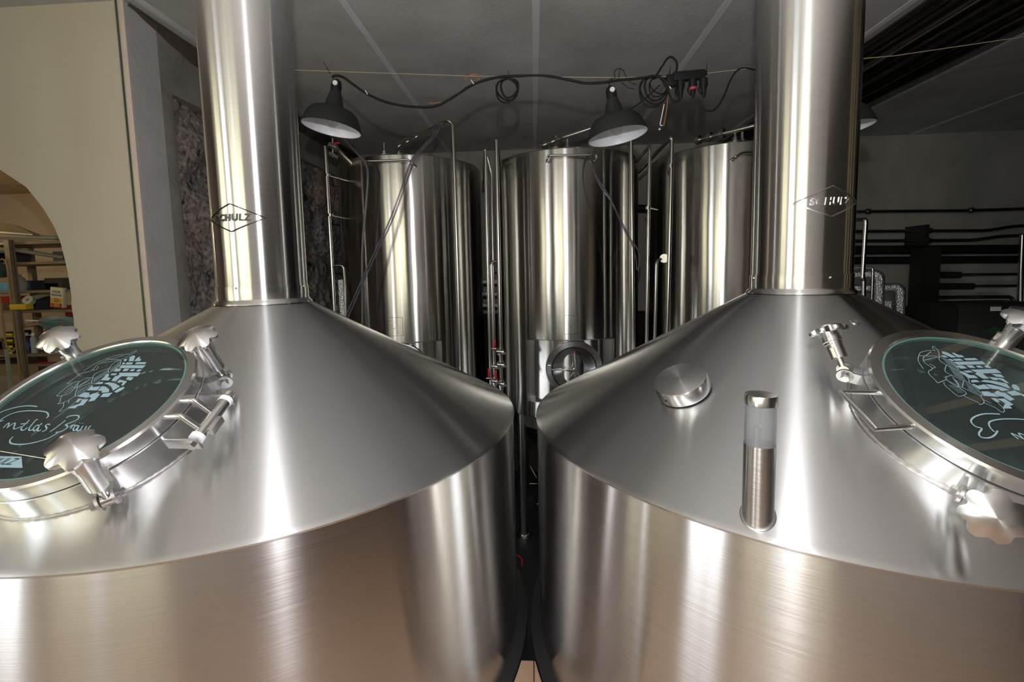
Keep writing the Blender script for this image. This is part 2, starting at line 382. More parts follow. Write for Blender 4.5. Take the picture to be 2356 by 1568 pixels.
# cream wall with the rough round arch into the store
arch = [(-3.217, PLAT), (-3.216, -.9), (-3.217, -.328), (-3.216, -.15), (-3.218, .007), (-3.232, .15), (-3.251, .276), (-3.29, .40), (-3.35, .515), (-3.459, .665), (-3.635, .787), (-3.85, .865), (-4.1, .9), (-4.4, .88), (-4.7, .76), (-4.9, .55), (-5.0, .2), (-5.03, -.4), (-5.03, PLAT)]
fine = []
for i in range(len(arch) - 1):
    a, b = Vector(arch[i] + (0,)), Vector(arch[i + 1] + (0,)); n = max(1, int((a - b).length / .03))
    for k in range(n):
        p = a.lerp(b, k / n); j = .012 * noise.noise(p * 9) if p.y < .12 else .002 * noise.noise(p * 9)
        fine.append((p.x + j, p.y))
fine.append(arch[-1][:2])
def wallstrips():
    m = MB(); d = .22
    def quad(a, b, c, e):
        P = [a, b, c, e]
        m.add([(x, Y_P, z) for x, z in P] + [(x, Y_P + d, z) for x, z in P], [(0, 1, 2, 3), (7, 6, 5, 4)])
    ia = min(range(len(fine)), key=lambda i: (fine[i][0] + 3.35)**2 + (fine[i][1] - .515)**2)
    ib = min(range(len(fine)), key=lambda i: (fine[i][0] + 4.9)**2 + (fine[i][1] - .55)**2)
    xr, xl = X_L - .002, -6.9
    for i in range(len(fine) - 1):
        a, b = fine[i], fine[i + 1]
        m.add([(a[0], Y_P, a[1]), (b[0], Y_P, b[1]), (b[0], Y_P + d, b[1]), (a[0], Y_P + d, a[1])], [(0, 1, 2, 3)])
        if i < ia: quad(a, b, (xr, b[1]), (xr, a[1]))
        elif i < ib: quad(a, b, (b[0], Z_C), (a[0], Z_C))
        else: quad(a, b, (xl, b[1]), (xl, a[1]))
    quad(fine[ia], (xr, fine[ia][1]), (xr, Z_C), (fine[ia][0], Z_C)); quad(fine[ib], (xl, fine[ib][1]), (xl, Z_C), (fine[ib][0], Z_C))
    return m
m = wallstrips()
cw = struct('wall_cream', m, M_CREAM, smooth=False)
m = MB(); m.box((X_L - .036, Y_P - .006, .2), (.07, .014, 3.26), bev=.003); struct('trim_9', m, M_PINK)
# store room behind the arch
m = MB(); m.box((-5.1, 5.3, -.3), (4.0, .1, 3.2)); struct('wall_store_back', m, M_CREAM, smooth=False)
m = MB(); m.box((-7.0, 3.6, -.2), (.1, 6.2, 4.2)); struct('wall_far_left', m, M_CREAM, smooth=False)
m = MB(); m.box((-5.1, 4.3, PLAT - .04), (3.8, 2.2, .08)); struct('floor_store', m, M_FLOORD, smooth=False)
m = MB(); m.box((-5.05, 4.25, 1.12), (3.7, 2.0, .06)); struct('ceiling_store', m, woodmat('store_boards', (.42, .3, .17), (.55, .42, .26), 'X'), smooth=False)

# front of the room, behind the photographer: window wall on the left, window in the rear wall
def wall_with_hole(name, M, w, h, hx0, hx1, hz0, hz1, th, mat, x0_=0):
    m = MB(); P = [(x0_, 0, w, hz0), (x0_, hz1, w, h), (x0_, hz0, hx0, hz1), (hx1, hz0, w, hz1)]
    for x0, z0, x1, z1 in P:
        if x1 - x0 > 1e-4 and z1 - z0 > 1e-4: m.box(((x0 + x1) / 2, th / 2, (z0 + z1) / 2), (x1 - x0, th, z1 - z0))
    return struct(name, m, mat, M=M, smooth=False)
WX = -3.9; YS = -3.5
# wall_west runs along Y at X = WX
MW = Matrix(((0, -1, 0, WX), (1, 0, 0, YS), (0, 0, 1, PLAT), (0, 0, 0, 1)))
H = Z_C - PLAT
W1 = (.48, 2.05, .05, 3.1)
W3 = (2.55, 3.75, 1.3, 3.0)
wall_with_hole('wall_west_niche', MW, 4.1, H, W3[0], W3[1], W3[2], W3[3], .25, M_WHITEW, 2.4)
wall_with_hole('wall_west', MW, 2.4, H, W1[0], W1[1], W1[2], W1[3], .25, M_WHITEW)
m = MB(); m.box((-5.4, .6, .2), (3.0, .2, 3.26)); struct('wall_return', m, M_CREAM, smooth=False)
MS = Matrix(((1, 0, 0, -4.15), (0, 1, 0, YS - .25), (0, 0, 1, PLAT), (0, 0, 0, 1)))
W2 = (.5, 3.3, 1.15, 2.95)
wall_with_hole('wall_south', MS, 11.7, H, W2[0], W2[1], W2[2], W2[3], .25, M_WHITEW)
# right half of the front area is a dark partition
m = MB(); m.box((2.9, -.55, .2), (.12, 5.9, 3.26)); struct('wall_partition', m, M_DARKW, smooth=False)
M_ADDED_POST = plain('added_yellow_post', (.62, .48, .24), .6)  # unseen posts added to put yellow stripes into the steel reflections
for i, y in enumerate((1.30, 1.58, 1.92)):
    m = MB(); m.box((2.83, y, .2), (.03, .045, 3.2)); struct('trim_%d' % (11 + i), m, M_ADDED_POST, smooth=False)
def window(name, M, w, h, mull, xm=()):
    m = MB(); b = .06
    for c, d in (((w / 2, 0, b / 2), (w, .08, b)), ((w / 2, 0, h - b / 2), (w, .08, b)), ((b / 2, 0, h / 2), (b, .08, h)), ((w - b / 2, 0, h / 2), (b, .08, h))): m.box(c, d)
    for z in mull: m.box((w / 2, 0, z), (w, .05, .04))
    for x in xm: m.box((x, 0, h / 2), (.05, .05, h))
    struct(name, m, M_WHITEW, M=M, smooth=False)
window('window_1', MW @ T(W1[0], .12, W1[2]), W1[1] - W1[0], W1[3] - W1[2], (1.9,), (.8,))
window('window_2', MS @ T(W2[0], .12, W2[2]), W2[1] - W2[0], W2[3] - W2[2], (), (1.4,))
window('window_added', MW @ T(W3[0], .12, W3[2]), W3[1] - W3[0], W3[3] - W3[2], (), (.6,))  # unseen curtained window added to widen the yellow band reflected in the stacks
# folded pale yellow curtains at the rear window
def curtain(name, label, x0, x1, y, z0, z1, mat, folds, grp):
    v = []; f = []; n = int((x1 - x0) / .012)
    for i in range(n + 1):
        x = x0 + (x1 - x0) * i / n; yy = y + .03 * sin(folds * (x - x0) * 2 * pi) + .012 * sin(folds * 2.7 * x * 2 * pi)
        v += [(x, yy, z0), (x, yy, z1)]
        if i: f.append((2 * i - 2, 2 * i, 2 * i + 1, 2 * i - 1))
    m = MB().add(v, f); return tag(obj(name, m, mat, ang=180), label, 'curtain', grp)
mc = bpy.data.materials.new('yellow_voile'); mc.use_nodes = True; nt = mc.node_tree; nt.nodes.clear()
o_ = N(nt, 'ShaderNodeOutputMaterial'); t_ = N(nt, 'ShaderNodeBsdfTranslucent'); d_ = N(nt, 'ShaderNodeBsdfDiffuse'); x_ = N(nt, 'ShaderNodeMixShader')
t_.inputs['Color'].default_value = (.97, .91, .66, 1); d_.inputs['Color'].default_value = (.88, .83, .62, 1); x_.inputs['Fac'].default_value = .35
nt.links.new(t_.outputs[0], x_.inputs[1]); nt.links.new(d_.outputs[0], x_.inputs[2]); nt.links.new(x_.outputs[0], o_.inputs['Surface'])
CZ0, CZ1 = PLAT + W2[2] - .1, PLAT + W2[3] + .05
curtain('curtain', 'pale yellow folded curtain at the west half of the rear window', -4.15 + W2[0] - .05, -4.15 + W2[0] + 1.15, YS + .08, CZ0, CZ1, mc, 5, None)
curtain('curtain', 'pale yellow folded curtain at the east half of the rear window', -4.15 + W2[0] + 1.5, -4.15 + W2[1] + .05, YS + .08, CZ0, CZ1, mc, 6, None)

v = []; f = []
for i in range(111):
    y = YS + W3[0] - .05 + i * .012; x = WX + .07 + .03 * sin(6 * y * 2 * pi) + .01 * sin(17 * y * 2 * pi)
    v += [(x, y, PLAT + W3[2] - .1), (x, y, PLAT + W3[3] + .05)]
    if i: f.append((2 * i - 2, 2 * i, 2 * i + 1, 2 * i - 1))
tag(obj('curtain', MB().add(v, f), mc, ang=180), 'pale yellow folded curtain over the small added window of the west wall', 'curtain')
# ------------------------------------------------------------------ glass pane in front of the cream wall
gp0 = at(258, 0, 2.6); gp1 = at(345, 768, 2.6)
xg = (gp0.x + gp1.x) / 2
t = thing('glass_screen', 'clear glass pane standing before the cream plaster wall', 'glass screen', loc=(xg, 2.6, PLAT))
m = MB(); m.box((xg - .62, 2.6, .2), (1.22, .01, 3.2)); obj('pane', m, M_PANE, t, smooth=False)
m = MB(); m.box((xg - .002, 2.6, .2), (.0045, .0125, 3.2)); obj('edge', m, M_PEDGE, t, smooth=False)
p = at(14, 800, 2.45)
t = thing('glass_screen', 'small glass pane with a bright upright edge at the far left before the shelving', 'glass screen', loc=(p.x, 2.45, PLAT))
m = MB(); m.box((p.x - .3, 2.45, -.9), (.6, .01, 1.06)); obj('pane', m, M_PANE, t, smooth=False)
m = MB(); m.box((p.x, 2.45, -.9), (.012, .014, 1.06)); obj('edge', m, M_PEDGE, t, smooth=False)

# ------------------------------------------------------------------ kettles
def cone_z(rho): return HN - (rho - RC) * tan(SL)
def cone_frame(X, phi, rho, dt=0.0):
    s = SL + dt; e = Vector((cos(phi), sin(phi), 0)); n = Vector((sin(s) * e.x, sin(s) * e.y, cos(s)))
    o = Vector((X + rho * e.x, KY + rho * e.y, cone_z(rho)))
    return frameM(o, n, Vector((-sin(phi), cos(phi), 0)))
def emboss_cyl(mb, R, zc, off=.0015):     # wrap flat x,y onto the front of a cylinder about the z axis
    out = MB(); out.f = mb.f
    for p in mb.v:
        a = -pi / 2 + p.x / R; r = R + off + p.z
        out.v.append(Vector((r * cos(a), r * sin(a), zc + p.y)))
    return out
def subdivide(mb, n=1):
    bm = bmesh.new(); vs = [bm.verts.new(p) for p in mb.v]
    for q in mb.f:
        try: bm.faces.new([vs[i] for i in q])
        except ValueError: pass
    bmesh.ops.triangulate(bm, faces=bm.faces)
    bmesh.ops.subdivide_edges(bm, edges=[e for e in bm.edges if abs(e.verts[0].co.x - e.verts[1].co.x) > .01], cuts=n)
    bm.verts.index_update(); o = MB(); o.v = [v.co.copy() for v in bm.verts]; o.f = [tuple(v.index for v in q.verts) for q in bm.faces]; bm.free(); return o

MANH = [dict(phi=-1.6123, rho=.6824, dt=.0244, h=.1126, r=.2528, ri=.2271, gap=.071),
        dict(phi=-1.4942, rho=.6759, dt=.0143, h=.0864, r=.2587, ri=.2286, gap=.0508)]
MF = [cone_frame(KX[i], MANH[i]['phi'], MANH[i]['rho'], MANH[i]['dt']) for i in (0, 1)]
def plane_local(k, h, u, v):       # a mark on the glass, in the glass's own coordinates
    M = MF[k]; n = M.col[2].xyz; c = M.translation + h * n; d = ray(u, v); q = d * (c.dot(n) / d.dot(n)) - c
    return (q.dot(M.col[0].xyz), q.dot(M.col[1].xyz))

# etched hop and lettering, in glass coordinates
def cL(pts): return [plane_local(0, .1, 120 + x / 9.424, 800 + y / 9.424) for x, y in pts]
def cT(pts): return [plane_local(0, .1, x / 4.48, 900 + y / 4.48) for x, y in pts]
def cE(pts): return [plane_local(1, .078, 1850 + x / 2.7036, 680 + y / 2.7036) for x, y in pts]
BRICKS = [[(1720,250),(1800,210),(1840,230),(1800,330),(1700,340)],[(1900,250),(1945,240),(1930,290),(1975,295),(1935,335),(1815,335)],[(1600,290),(1665,295),(1640,335),(1590,330)],
 [(1570,365),(1625,370),(1600,405),(1555,405)],[(1660,365),(1795,365),(1765,405),(1625,405)],[(1870,360),(2080,360),(2050,400),(1835,400)],[(1540,425),(2065,425),(2000,488),(1490,485)],
 [(1430,500),(1540,500),(1500,555),(1375,560)],[(1610,500),(1710,500),(1665,550),(1565,550)],[(1760,510),(1835,510),(1800,555),(1720,550)],[(1900,515),(1985,515),(1930,562),(1860,560)],
 [(1330,605),(1445,605),(1410,640),(1310,640)],[(1500,590),(1955,585),(1890,665),(1540,665),(1420,770),(1325,765),(1400,670),(1490,640)],[(1215,620),(1280,620),(1250,690),(1310,700),(1260,755),(1110,750)],
 [(1680,680),(1810,695),(1740,755),(1640,735)],[(1500,740),(1665,775),(1575,870),(1540,860),(1580,800),(1525,790),(1490,810),(1450,790)],[(1060,790),(1150,790),(1130,830),(960,835)],
 [(1165,820),(1280,795),(1400,820),(1510,880),(1360,975),(1330,900),(1270,850)],[(900,870),(930,865),(920,905),(1090,880),(1015,970),(800,970)],[(1120,880),(1200,890),(1280,950),(1270,1010),(1110,1020),(1130,985),(1035,970)],
 [(1590,895),(1610,915),(1550,965),(1440,1020),(1385,1000),(1500,925)],[(740,1015),(860,1020),(835,1050),(870,1060),(800,1130),(600,1100)],[(1010,1020),(1060,1010),(1030,1045),(1085,1055),(960,1190),(830,1215),(900,1125),(830,1115),(900,1050)],
 [(1150,1040),(1350,1020),(1260,1110),(1090,1115)],[(620,1150),(690,1155),(610,1230),(550,1225)],[(680,1170),(830,1165),(720,1290),(600,1310),(540,1360),(380,1355),(520,1300),(640,1260),(690,1200)]]
PETALS = [[(1875,105),(1780,140),(1720,190),(1650,185),(1400,220),(1180,300),(960,400),(720,550)],[(1875,105),(1800,170),(1730,210),(1640,260),(1540,310),(1500,440),(1280,590)],
 [(1540,310),(1300,350),(1050,400),(900,540),(700,600),(560,680),(450,770),(370,825),(480,805),(650,770)],[(1540,310),(1380,380),(1290,480),(1270,590),(1400,500),(1500,420)],
 [(1290,480),(1000,600),(930,690),(910,830),(1100,740),(1270,600)],[(930,690),(750,720),(620,800),(540,920),(800,780)],[(500,820),(400,870),(270,980),(155,1090),(300,1075),(430,1030),(560,900)],
 [(620,800),(590,920),(700,880),(900,800)],[(590,920),(550,1100),(720,1000),(910,840)],[(270,1080),(230,1150),(220,1220),(170,1265),(350,1215),(560,1080)],[(300,1240),(290,1330),(205,1425),(350,1380),(550,1230),(620,1150)],[(420,1180),(400,1250)],
 [(1180,300),(1250,290),(1350,300),(1500,300)],[(1050,400),(1200,330),(1400,270),(1600,210)],[(900,540),(1000,520),(1050,450)]]
HATCH = []
for (a, b, c, d, n) in (((1520,330),(1300,500),(1500,430),(1290,580),8), ((1270,500),(960,700),(1250,600),(920,810),12), ((900,700),(650,850),(780,780),(600,910),8), ((860,830),(600,980),(880,850),(570,1080),9), ((480,860),(300,1020),(560,920),(330,1050),5)):
    for i in range(n):
        t_ = (i + .5) / n
        HATCH.append([(a[0] + (b[0] - a[0]) * t_, a[1] + (b[1] - a[1]) * t_), (c[0] + (d[0] - c[0]) * t_ + 8, c[1] + (d[1] - c[1]) * t_)])
TEXT = [  # n t l a ' s
 [(60,400),(112,352),(120,362),(98,404)],[(102,398),(172,352),(182,364),(168,405),(190,410),(248,385)],
 [(330,318),(300,350),(248,400),(252,424),(280,420),(310,395)],[(238,362),(312,352)],
 [(412,318),(395,320),(330,400),(330,425),(352,422),(380,398)],
 [(430,380),(410,372),(376,400),(372,425),(392,428),(430,385),(412,425),(430,432),(450,418)],[(455,352),(444,372)],
 [(540,368),(520,362),(500,372),(498,388),(508,402),(495,425),(460,438)],
 # swooshes
 [(500,300),(520,285),(522,262),(505,240),(460,230),(400,225),(300,225),(180,243),(80,287),(20,330)],
 [(165,490),(135,520),(130,545),(148,562),(200,570),(290,568),(380,552),(460,530),(530,505),(600,465),(640,435)],
 # B
 [(700,322),(640,370),(580,415),(540,440)],[(706,298),(740,280),(790,272),(828,274),(838,288),(825,310),(780,335),(700,368),(716,375),(718,395),(690,420),(640,442),(600,446)],
 # r a u
 [(742,395),(768,372),(772,380),(752,410)],[(764,385),(790,372),(800,378)],
 [(832,382),(812,376),(785,400),(782,425),(800,426),(838,382),(818,425),(836,430),(850,415)],[(845,352),(850,348)],[(872,356),(878,352)],
 [(880,380),(856,420),(862,434),(884,428),(916,384),(896,424),(904,438)],[(960,378),(930,412),(918,440),(945,432)]]
EPTS = [[(1210,745),(1150,742),(1100,745),(1055,760),(1032,780),(1035,800),(1060,822),(1095,832),(1092,845),(1080,862),(1085,882),(1110,892),(1150,890),(1180,872),(1195,848)]]
def poly2(P, z=0.0): return P
def etching(k):
    sx, sy, ex, ey = ((0, 0, -.066, .02), (.066, -.02, 0, 0))[k]
    m = MB()
    def flat(P):
        n = len(P); m.add([(x, y, 0) for x, y in P] + [(x, y, .0006) for x, y in P], [tuple(range(n, 2 * n))] + [(i, (i + 1) % n, (i + 1) % n + n, i + n) for i in range(n)])
    def stroke(P, w):
        Q = smoothpts([(x, y, 0) for x, y in P], 5) if len(P) > 2 else [Vector((x, y, 0)) for x, y in P]
        v = []; f = []
        for i, p in enumerate(Q):
            t = (Q[min(i + 1, len(Q) - 1)] - Q[max(i - 1, 0)]); t = t.normalized() if t.length > 1e-9 else Vector((1, 0, 0)); nn = Vector((-t.y, t.x, 0)) * w
            v += [p + nn + Vector((0, 0, .0006)), p - nn + Vector((0, 0, .0006))]
            if i: f.append((2 * i - 2, 2 * i - 1, 2 * i + 1, 2 * i))
        m.add(v, f)
    for b in BRICKS: flat(cL(b))
    for b in PETALS: stroke(cL(b), .0007)
    for b in HATCH: stroke(cL(b), .00035)
    for b in TEXT: stroke([(x + sx, y + sy) for x, y in cT(b)], .0015)
    for b in EPTS: stroke([(x + ex, y + ey) for x, y in cE(b)], .0016)
    a, b = Vector(cT([(585, 540)])[0] + (0,)), Vector(cT([(975, 540)])[0] + (0,))
    d = b - a; tm = textmesh('Erlangen', d.length / 4.1, 0, .25, 'LEFT', 1.05)
    c = d.normalized(); s = Vector((-c.y, c.x, 0))
    m.add([a + Vector((sx, sy, 0)) + c * p.x + s * (p.y + .002) + Vector((0, 0, .0006)) for p in tm.v], tm.f)
    return m
ETCH = (etching(0), etching(1))
def badge_plate():
    m = MB(); m.prism([(-.105, -.194), (.028, -.194), (-.004, -.166), (-.13, -.166)], .0007); return m

def star_knob():
    m = MB(); n = 196; R = .047; v = []; f = []
    dome = lambda r: .016 - .016 * (r / R)**2
    rows = [(q, 'd') for q in (1.0, .97, .9, .8, .68, .55, .42, .28, .14, .03)]
    prof = [(.45, -.012, None), (.90, -.011, None), (.985, -.007, None)]
    for q, z, _ in prof:
        for i in range(n):
            a = 2 * pi * i / n; o = R * (1 - .20 * ((1 - cos(7 * a)) / 2)**1.5)
            v.append((o * q * cos(a), o * q * sin(a), z))
    for q, _ in rows:
        for i in range(n):
            a = 2 * pi * i / n; o = R * (1 - .20 * ((1 - cos(7 * a)) / 2)**1.5); r = min(q * R, o) if q > .5 else q * R
            v.append((r * cos(a), r * sin(a), dome(r)))
    nr = len(prof) + len(rows)
    for j in range(nr - 1):
        for i in range(n): f.append((j * n + i, j * n + (i + 1) % n, (j + 1) * n + (i + 1) % n, (j + 1) * n + i))
    f.append(tuple((nr - 1) * n + i for i in range(n)))
    m.add(v, f); m.lathe([(0, -.03), (.022, -.03), (.022, -.010), (.0215, -.008)], 32)
    return m
KNOB = star_knob()

def swing_bolt(par, k, pivot, top, side):
    """pivot, top in the manhole's own coordinates; the bolt is hinged on a lug of the collar."""
    M = MF[k]; Pv = M @ Vector(pivot)
    if isinstance(top[0], str): dd = ray(top[1], top[2]); Tp = dd * (Pv.dot(dd) + top[3])   # swung-out bolts
    else: Tp = M @ Vector(top)
    d = (Tp - Pv); L = d.length
    rad = Vector((pivot[0], pivot[1], 0)).normalized(); tang = Vector((-rad.y, rad.x, 0))
    R3 = M.to_3x3(); B = frameM(Pv, d, R3 @ tang)
    m = MB(); m.lathe([(0, -.012), (.008, -.012), (.008, L - .02), (0, L - .02)], 20)
    m.cyl((-.011, 0, 0), (.011, 0, 0), .014, 20)
    rod = obj('swing_bolt', m, S_PLAIN, par, B)
    m = MB(); m.lathe([(.008, L * .30), (.0195, L * .30), (.0195, L * .62), (.0205, L * .625), (.0205, L * .68), (.0225, L * .69), (.0225, L - .03), (.008, L - .03)], 32)
    m.box((.021, 0, L * .42), (.01, .008, L * .22)); obj('sleeve', m, S_TURN, rod, B)
    obj('star_knob', KNOB, S_TURN, rod, B @ T(0, 0, L - .005))
    # lug of the collar with its pivot screw
    m = MB(); c = Vector(pivot)
    F = frameM(M @ c, R3 @ tang, R3 @ rad)
    for s in (-.018, .012):
        m.lathe([(0, 0), (.019, 0), (.019, .006), (0, .006)], 28, T(0, 0, s))
        m.box((-.022, 0, s + .003), (.044, .03, .006))
    obj('pivot_lug', m, S_SATIN, rod, F)
    m = MB(); m.lathe([(0, -.03), (.010, -.03), (.010, -.022), (.0055, -.022), (.0055, .024), (.0095, .024), (.0095, .032), (0, .032)], 6)
    obj('pivot_screw', m, S_PLAIN, rod, F)

def kettle(k):
    X = KX[k]; mh = MANH[k]; M0 = T(X, KY, 0)
    lab = ('polished steel brewing kettle whose hop-etched sight glass tilts to the left edge' , 'polished steel brewing kettle with round cap and lamp tube on its cone')[k]
    t = thing('brewing_kettle', lab, 'brewing kettle', T(X, KY, -3.1), group=None)
    # jacket
    m = MB(); m.lathe([(.2, -3.08), (1.0, -3.08), (1.0, HR - .012), (.998, HR - .006)], 256); obj('jacket', m, S_BODY, t, M0)
    m = MB(); m.lathe([(1.0, PLAT - .1), (1.04, PLAT - .1), (1.04, PLAT + .0), (1.0, PLAT + .012)], 192); obj('floor_collar', m, M_GASKET, t, M0)
    # conical top with the manhole opening cut out
    m = MB(); v = []; f = []; na, nr = 320, 90
    ringr = [RC - .01] + [RC + (1.0 - RC) * i / nr for i in range(nr + 1)]
    ringr += [1.004, 1.003, .999]
    zz = [HN + .004] + [cone_z(RC + (1.0 - RC) * i / nr) for i in range(nr + 1)] + [HR - .004, HR - .009, HR - .012]
    for r, z in zip(ringr, zz):
        for i in range(na):
            a = 2 * pi * i / na; v.append((r * cos(a), r * sin(a), z))
    c = MF[k].translation - Vector((X, KY, 0)); Mi = (MF[k].to_3x3()).inverted()
    cut = mh['r'] - .018
    for j in range(len(ringr) - 1):
        for i in range(na):
            q = (j * na + i, j * na + (i + 1) % na, (j + 1) * na + (i + 1) % na, (j + 1) * na + i)
            cc = (Vector(v[q[0]]) + Vector(v[q[2]])) / 2; l = Mi @ (cc - c)
            if l.x**2 + l.y**2 < cut**2: continue
            f.append(q)
    m.add(v, f); obj('cone_top', m, S_CONE, t, M0, ang=20)
    # liquid inside
    m = MB(); m.lathe([(0, -1.02), (.96, -1.02)], 96); obj('brew', m, M_WORT, t, M0)
    m = MB(); m.lathe([(.955, -1.5), (.955, HR - .03), (.2, HN - .06)], 96); 
    # thin inner shell, cut the same way
    m2 = MB(); v = []; f = []; rr = [.955, .955] + [.955 - (.955 - .17) * i / 60 for i in range(1, 61)]; z2 = [-1.5, HR - .03] + [HR - .03 + (HN - .05 - HR + .03) * i / 60 for i in range(1, 61)]
    for r, z in zip(rr, z2):
        for i in range(160):
            a = 2 * pi * i / 160; v.append((r * cos(a), r * sin(a), z))
    for j in range(len(rr) - 1):
        for i in range(160):
            q = (j * 160 + i, j * 160 + (i + 1) % 160, (j + 1) * 160 + (i + 1) % 160, (j + 1) * 160 + i)
            cc = (Vector(v[q[0]]) + Vector(v[q[2]])) / 2; l = Mi @ (cc - c)
            if l.x**2 + l.y**2 < cut**2 and l.z > -.2: continue
            f.append(q)
    m2.add(v, f); obj('inner_shell', m2, M_INNER, t, M0)
    # steam stack
    m = MB(); m.lathe([(RC - .0016, -.07), (RC - .0016, Z_C)], 160); st = obj('steam_stack', m, S_STACK, t, M0)
    m = MB(); m.lathe([(RC - .0015, -.0255), (RC + .0015, -.0255), (RC + .0015, -.074), (RC + .004, -.080), (RC + .012, HN + .001), (RC + .014, HN - .006)], 160)
    sl = obj('stack_sleeve', m, S_STACK, t, M0)
    for a, z in (((-91.5, -.031), (0, -.031), (180, -.031)) if k == 0 else ((-87, -.037), (0, -.037), (180, -.037))):
        m = MB(); m.lathe([(0, .006), (.003, .005), (.0042, .0), (.0042, -.004)], 16)
        n = Vector((cos(radians(a)), sin(radians(a)), 0)); obj('screw', m, S_PLAIN, sl, frameM(Vector((X, KY, z)) + n * (RC + .001), n, (0, 0, 1)), ang=60)
    # embossed diamond with the maker's lettering, reflected tone put into its colour per kettle
    xo = -.006 if k == 0 else .007; zc = .226 if k == 0 else .219
    m = MB(); hw, hh = .122, .0515
    for w in (0, 1):
        s = 1 - .045 * w; P = [(-hw * s, 0), (0, hh * s), (hw * s, 0), (0, -hh * s)]
        line = []
        for i in range(4):
            a, b = P[i], P[(i + 1) % 4]
            line += [(a[0] + (b[0] - a[0]) * q / 14 + xo, a[1] + (b[1] - a[1]) * q / 14) for q in range(14)]
        pts = [Vector(((RC + .0004) * cos(-pi / 2 + x / RC), (RC + .0004) * sin(-pi / 2 + x / RC), zc + y)) for x, y in line]
        m.tube(pts, .0011 if w == 0 else .0008, 6, closed=True)
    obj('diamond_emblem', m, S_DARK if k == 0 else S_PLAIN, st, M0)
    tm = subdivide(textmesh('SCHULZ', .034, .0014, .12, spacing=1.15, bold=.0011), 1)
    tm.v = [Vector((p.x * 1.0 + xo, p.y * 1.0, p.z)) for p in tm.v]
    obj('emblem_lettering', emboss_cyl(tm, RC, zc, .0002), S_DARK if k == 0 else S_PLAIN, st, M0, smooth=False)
    # manhole collar, lid, glass
    F = MF[k]; h, r, ri, g = mh['h'], mh['r'], mh['ri'], mh['gap']
    m = MB(); m.lathe([(r - .016, -.06), (r, -.06), (r, g - .003), (r - .004, g - .001), (r - .016, g - .001)], 160, close=True); col = obj('manhole_collar', m, S_TURN, t, F)
    m = MB(); pts = []
    for i in range(220):          # weld bead where the collar meets the cone
        a = 2 * pi * i / 220; p = F @ Vector((r * cos(a), r * sin(a), 0)); rho = sqrt((p.x - X)**2 + (p.y - KY)**2)
        l = F.inverted() @ Vector((p.x, p.y, cone_z(rho))); 
        z = l.z; q = F @ Vector(((r + .002) * cos(a), (r + .002) * sin(a), z))
        rho = sqrt((q.x - X)**2 + (q.y - KY)**2); q.z = cone_z(rho) + .001; pts.append(q)
    m.tube(pts, [.0042 + .001 * sin(i * 2.4) for i in range(220)], 8, closed=True); obj('weld_bead', m, M_WELD, col)
    m = MB(); m.lathe([(r - .03, g - .004), (r - .0035, g - .004), (r - .0035, g + .004), (r - .03, g + .004)], 128, close=True); obj('gasket', m, M_GASKET, col, F)
    m = MB(); m.lathe([(ri, g + .003), (r - .001, g + .003), (r, g + .005), (r, h - .005), (r - .004, h), (ri + .003, h), (ri, h - .003)], 160, close=True)
    lid = obj('manhole_lid', m, S_TURN, t, F)
    m = MB(); m.lathe([(0, h - .0045), (ri - .0008, h - .0045), (ri - .0008, h - .012), (0, h - .012)], 96); obj('sight_glass', m, M_GLASS, lid, F)
    m = MB(); m.lathe([(ri - .0055, h - .0042), (ri - .0005, h - .0042), (ri - .0005, h - .0125), (ri - .0055, h - .0125)], 96, close=True); obj('glass_rim', m, M_GEDGE, lid, F)
    obj('etched_emblem', ETCH[k], M_ETCH, lid, F @ T(0, 0, h - .0043), smooth=False)
    if k == 0:
        obj('etched_maker_plate', badge_plate(), M_ETCH, lid, F @ T(0, 0, h - .0043), smooth=False)
        tm = textmesh('SCHULZ', .024, 0, .45); tm.v = [Vector((p.x - .052, p.y - .18, .0012)) for p in tm.v]
        obj('maker_lettering', tm, S_DARK, lid, F @ T(0, 0, h - .0043), smooth=False)
        m = MB(); a = plane_local(0, h, -60, 1028); b = plane_local(0, h, 110, 1056)
        m.tube([(a[0], a[1], h + .001), (b[0], b[1], h + .001)], .0011, 8); obj('wiper_wire', m, S_PLAIN, lid, F)
    # hinge / handle
    sgn = 1 if k == 0 else -1
    if k == 0:
        for y in (.008, -.042):
            m = MB(); m.tube(bendpts([(r - .02, y, h - .012), (r + .034, y, h - .008), (r + .062, y, .052)], .012), .0075, 14); obj('hinge_arm', m, S_TURN, lid, F)
        m = MB(); m.cyl((r + .062, -.056, .05), (r + .062, .05, .05), .0155, 28); hb = obj('hinge_barrel', m, S_PLAIN, col, F)
        for y0, y1 in ((.05, .062), (-.068, -.056)):
            m = MB(); m.cyl((r + .062, y0, .05), (r + .062, y1, .05), .017, 28); obj('washer', m, M_WASHER, hb, F)
        for y in (.067, -.074):
            m = MB(); m.box((r + .028, y, .043), (.092, .008, .034), bev=.003); obj('hinge_bracket', m, S_SATIN, col, F)
        for y0, y1 in ((.071, .083), (-.09, -.078)):
            m = MB(); m.cyl((r + .062, y0, .05), (r + .062, y1, .05), .0115, 6); obj('nut', m, S_PLAIN, hb, F, ang=20)
        m = MB(); m.box((r + .082, -.02, .045), (.012, .045, .02), bev=.002); obj('stop_block', m, S_SATIN, hb, F)
    else:
        m = MB(); m.tube([(-r + .004, .043, h - .014), (-r - .078, .05, h - .016), (-r - .072, -.062, h - .016), (-r + .006, -.058, h - .014)], .006, 14); obj('lid_handle', m, S_TURN, lid, F)
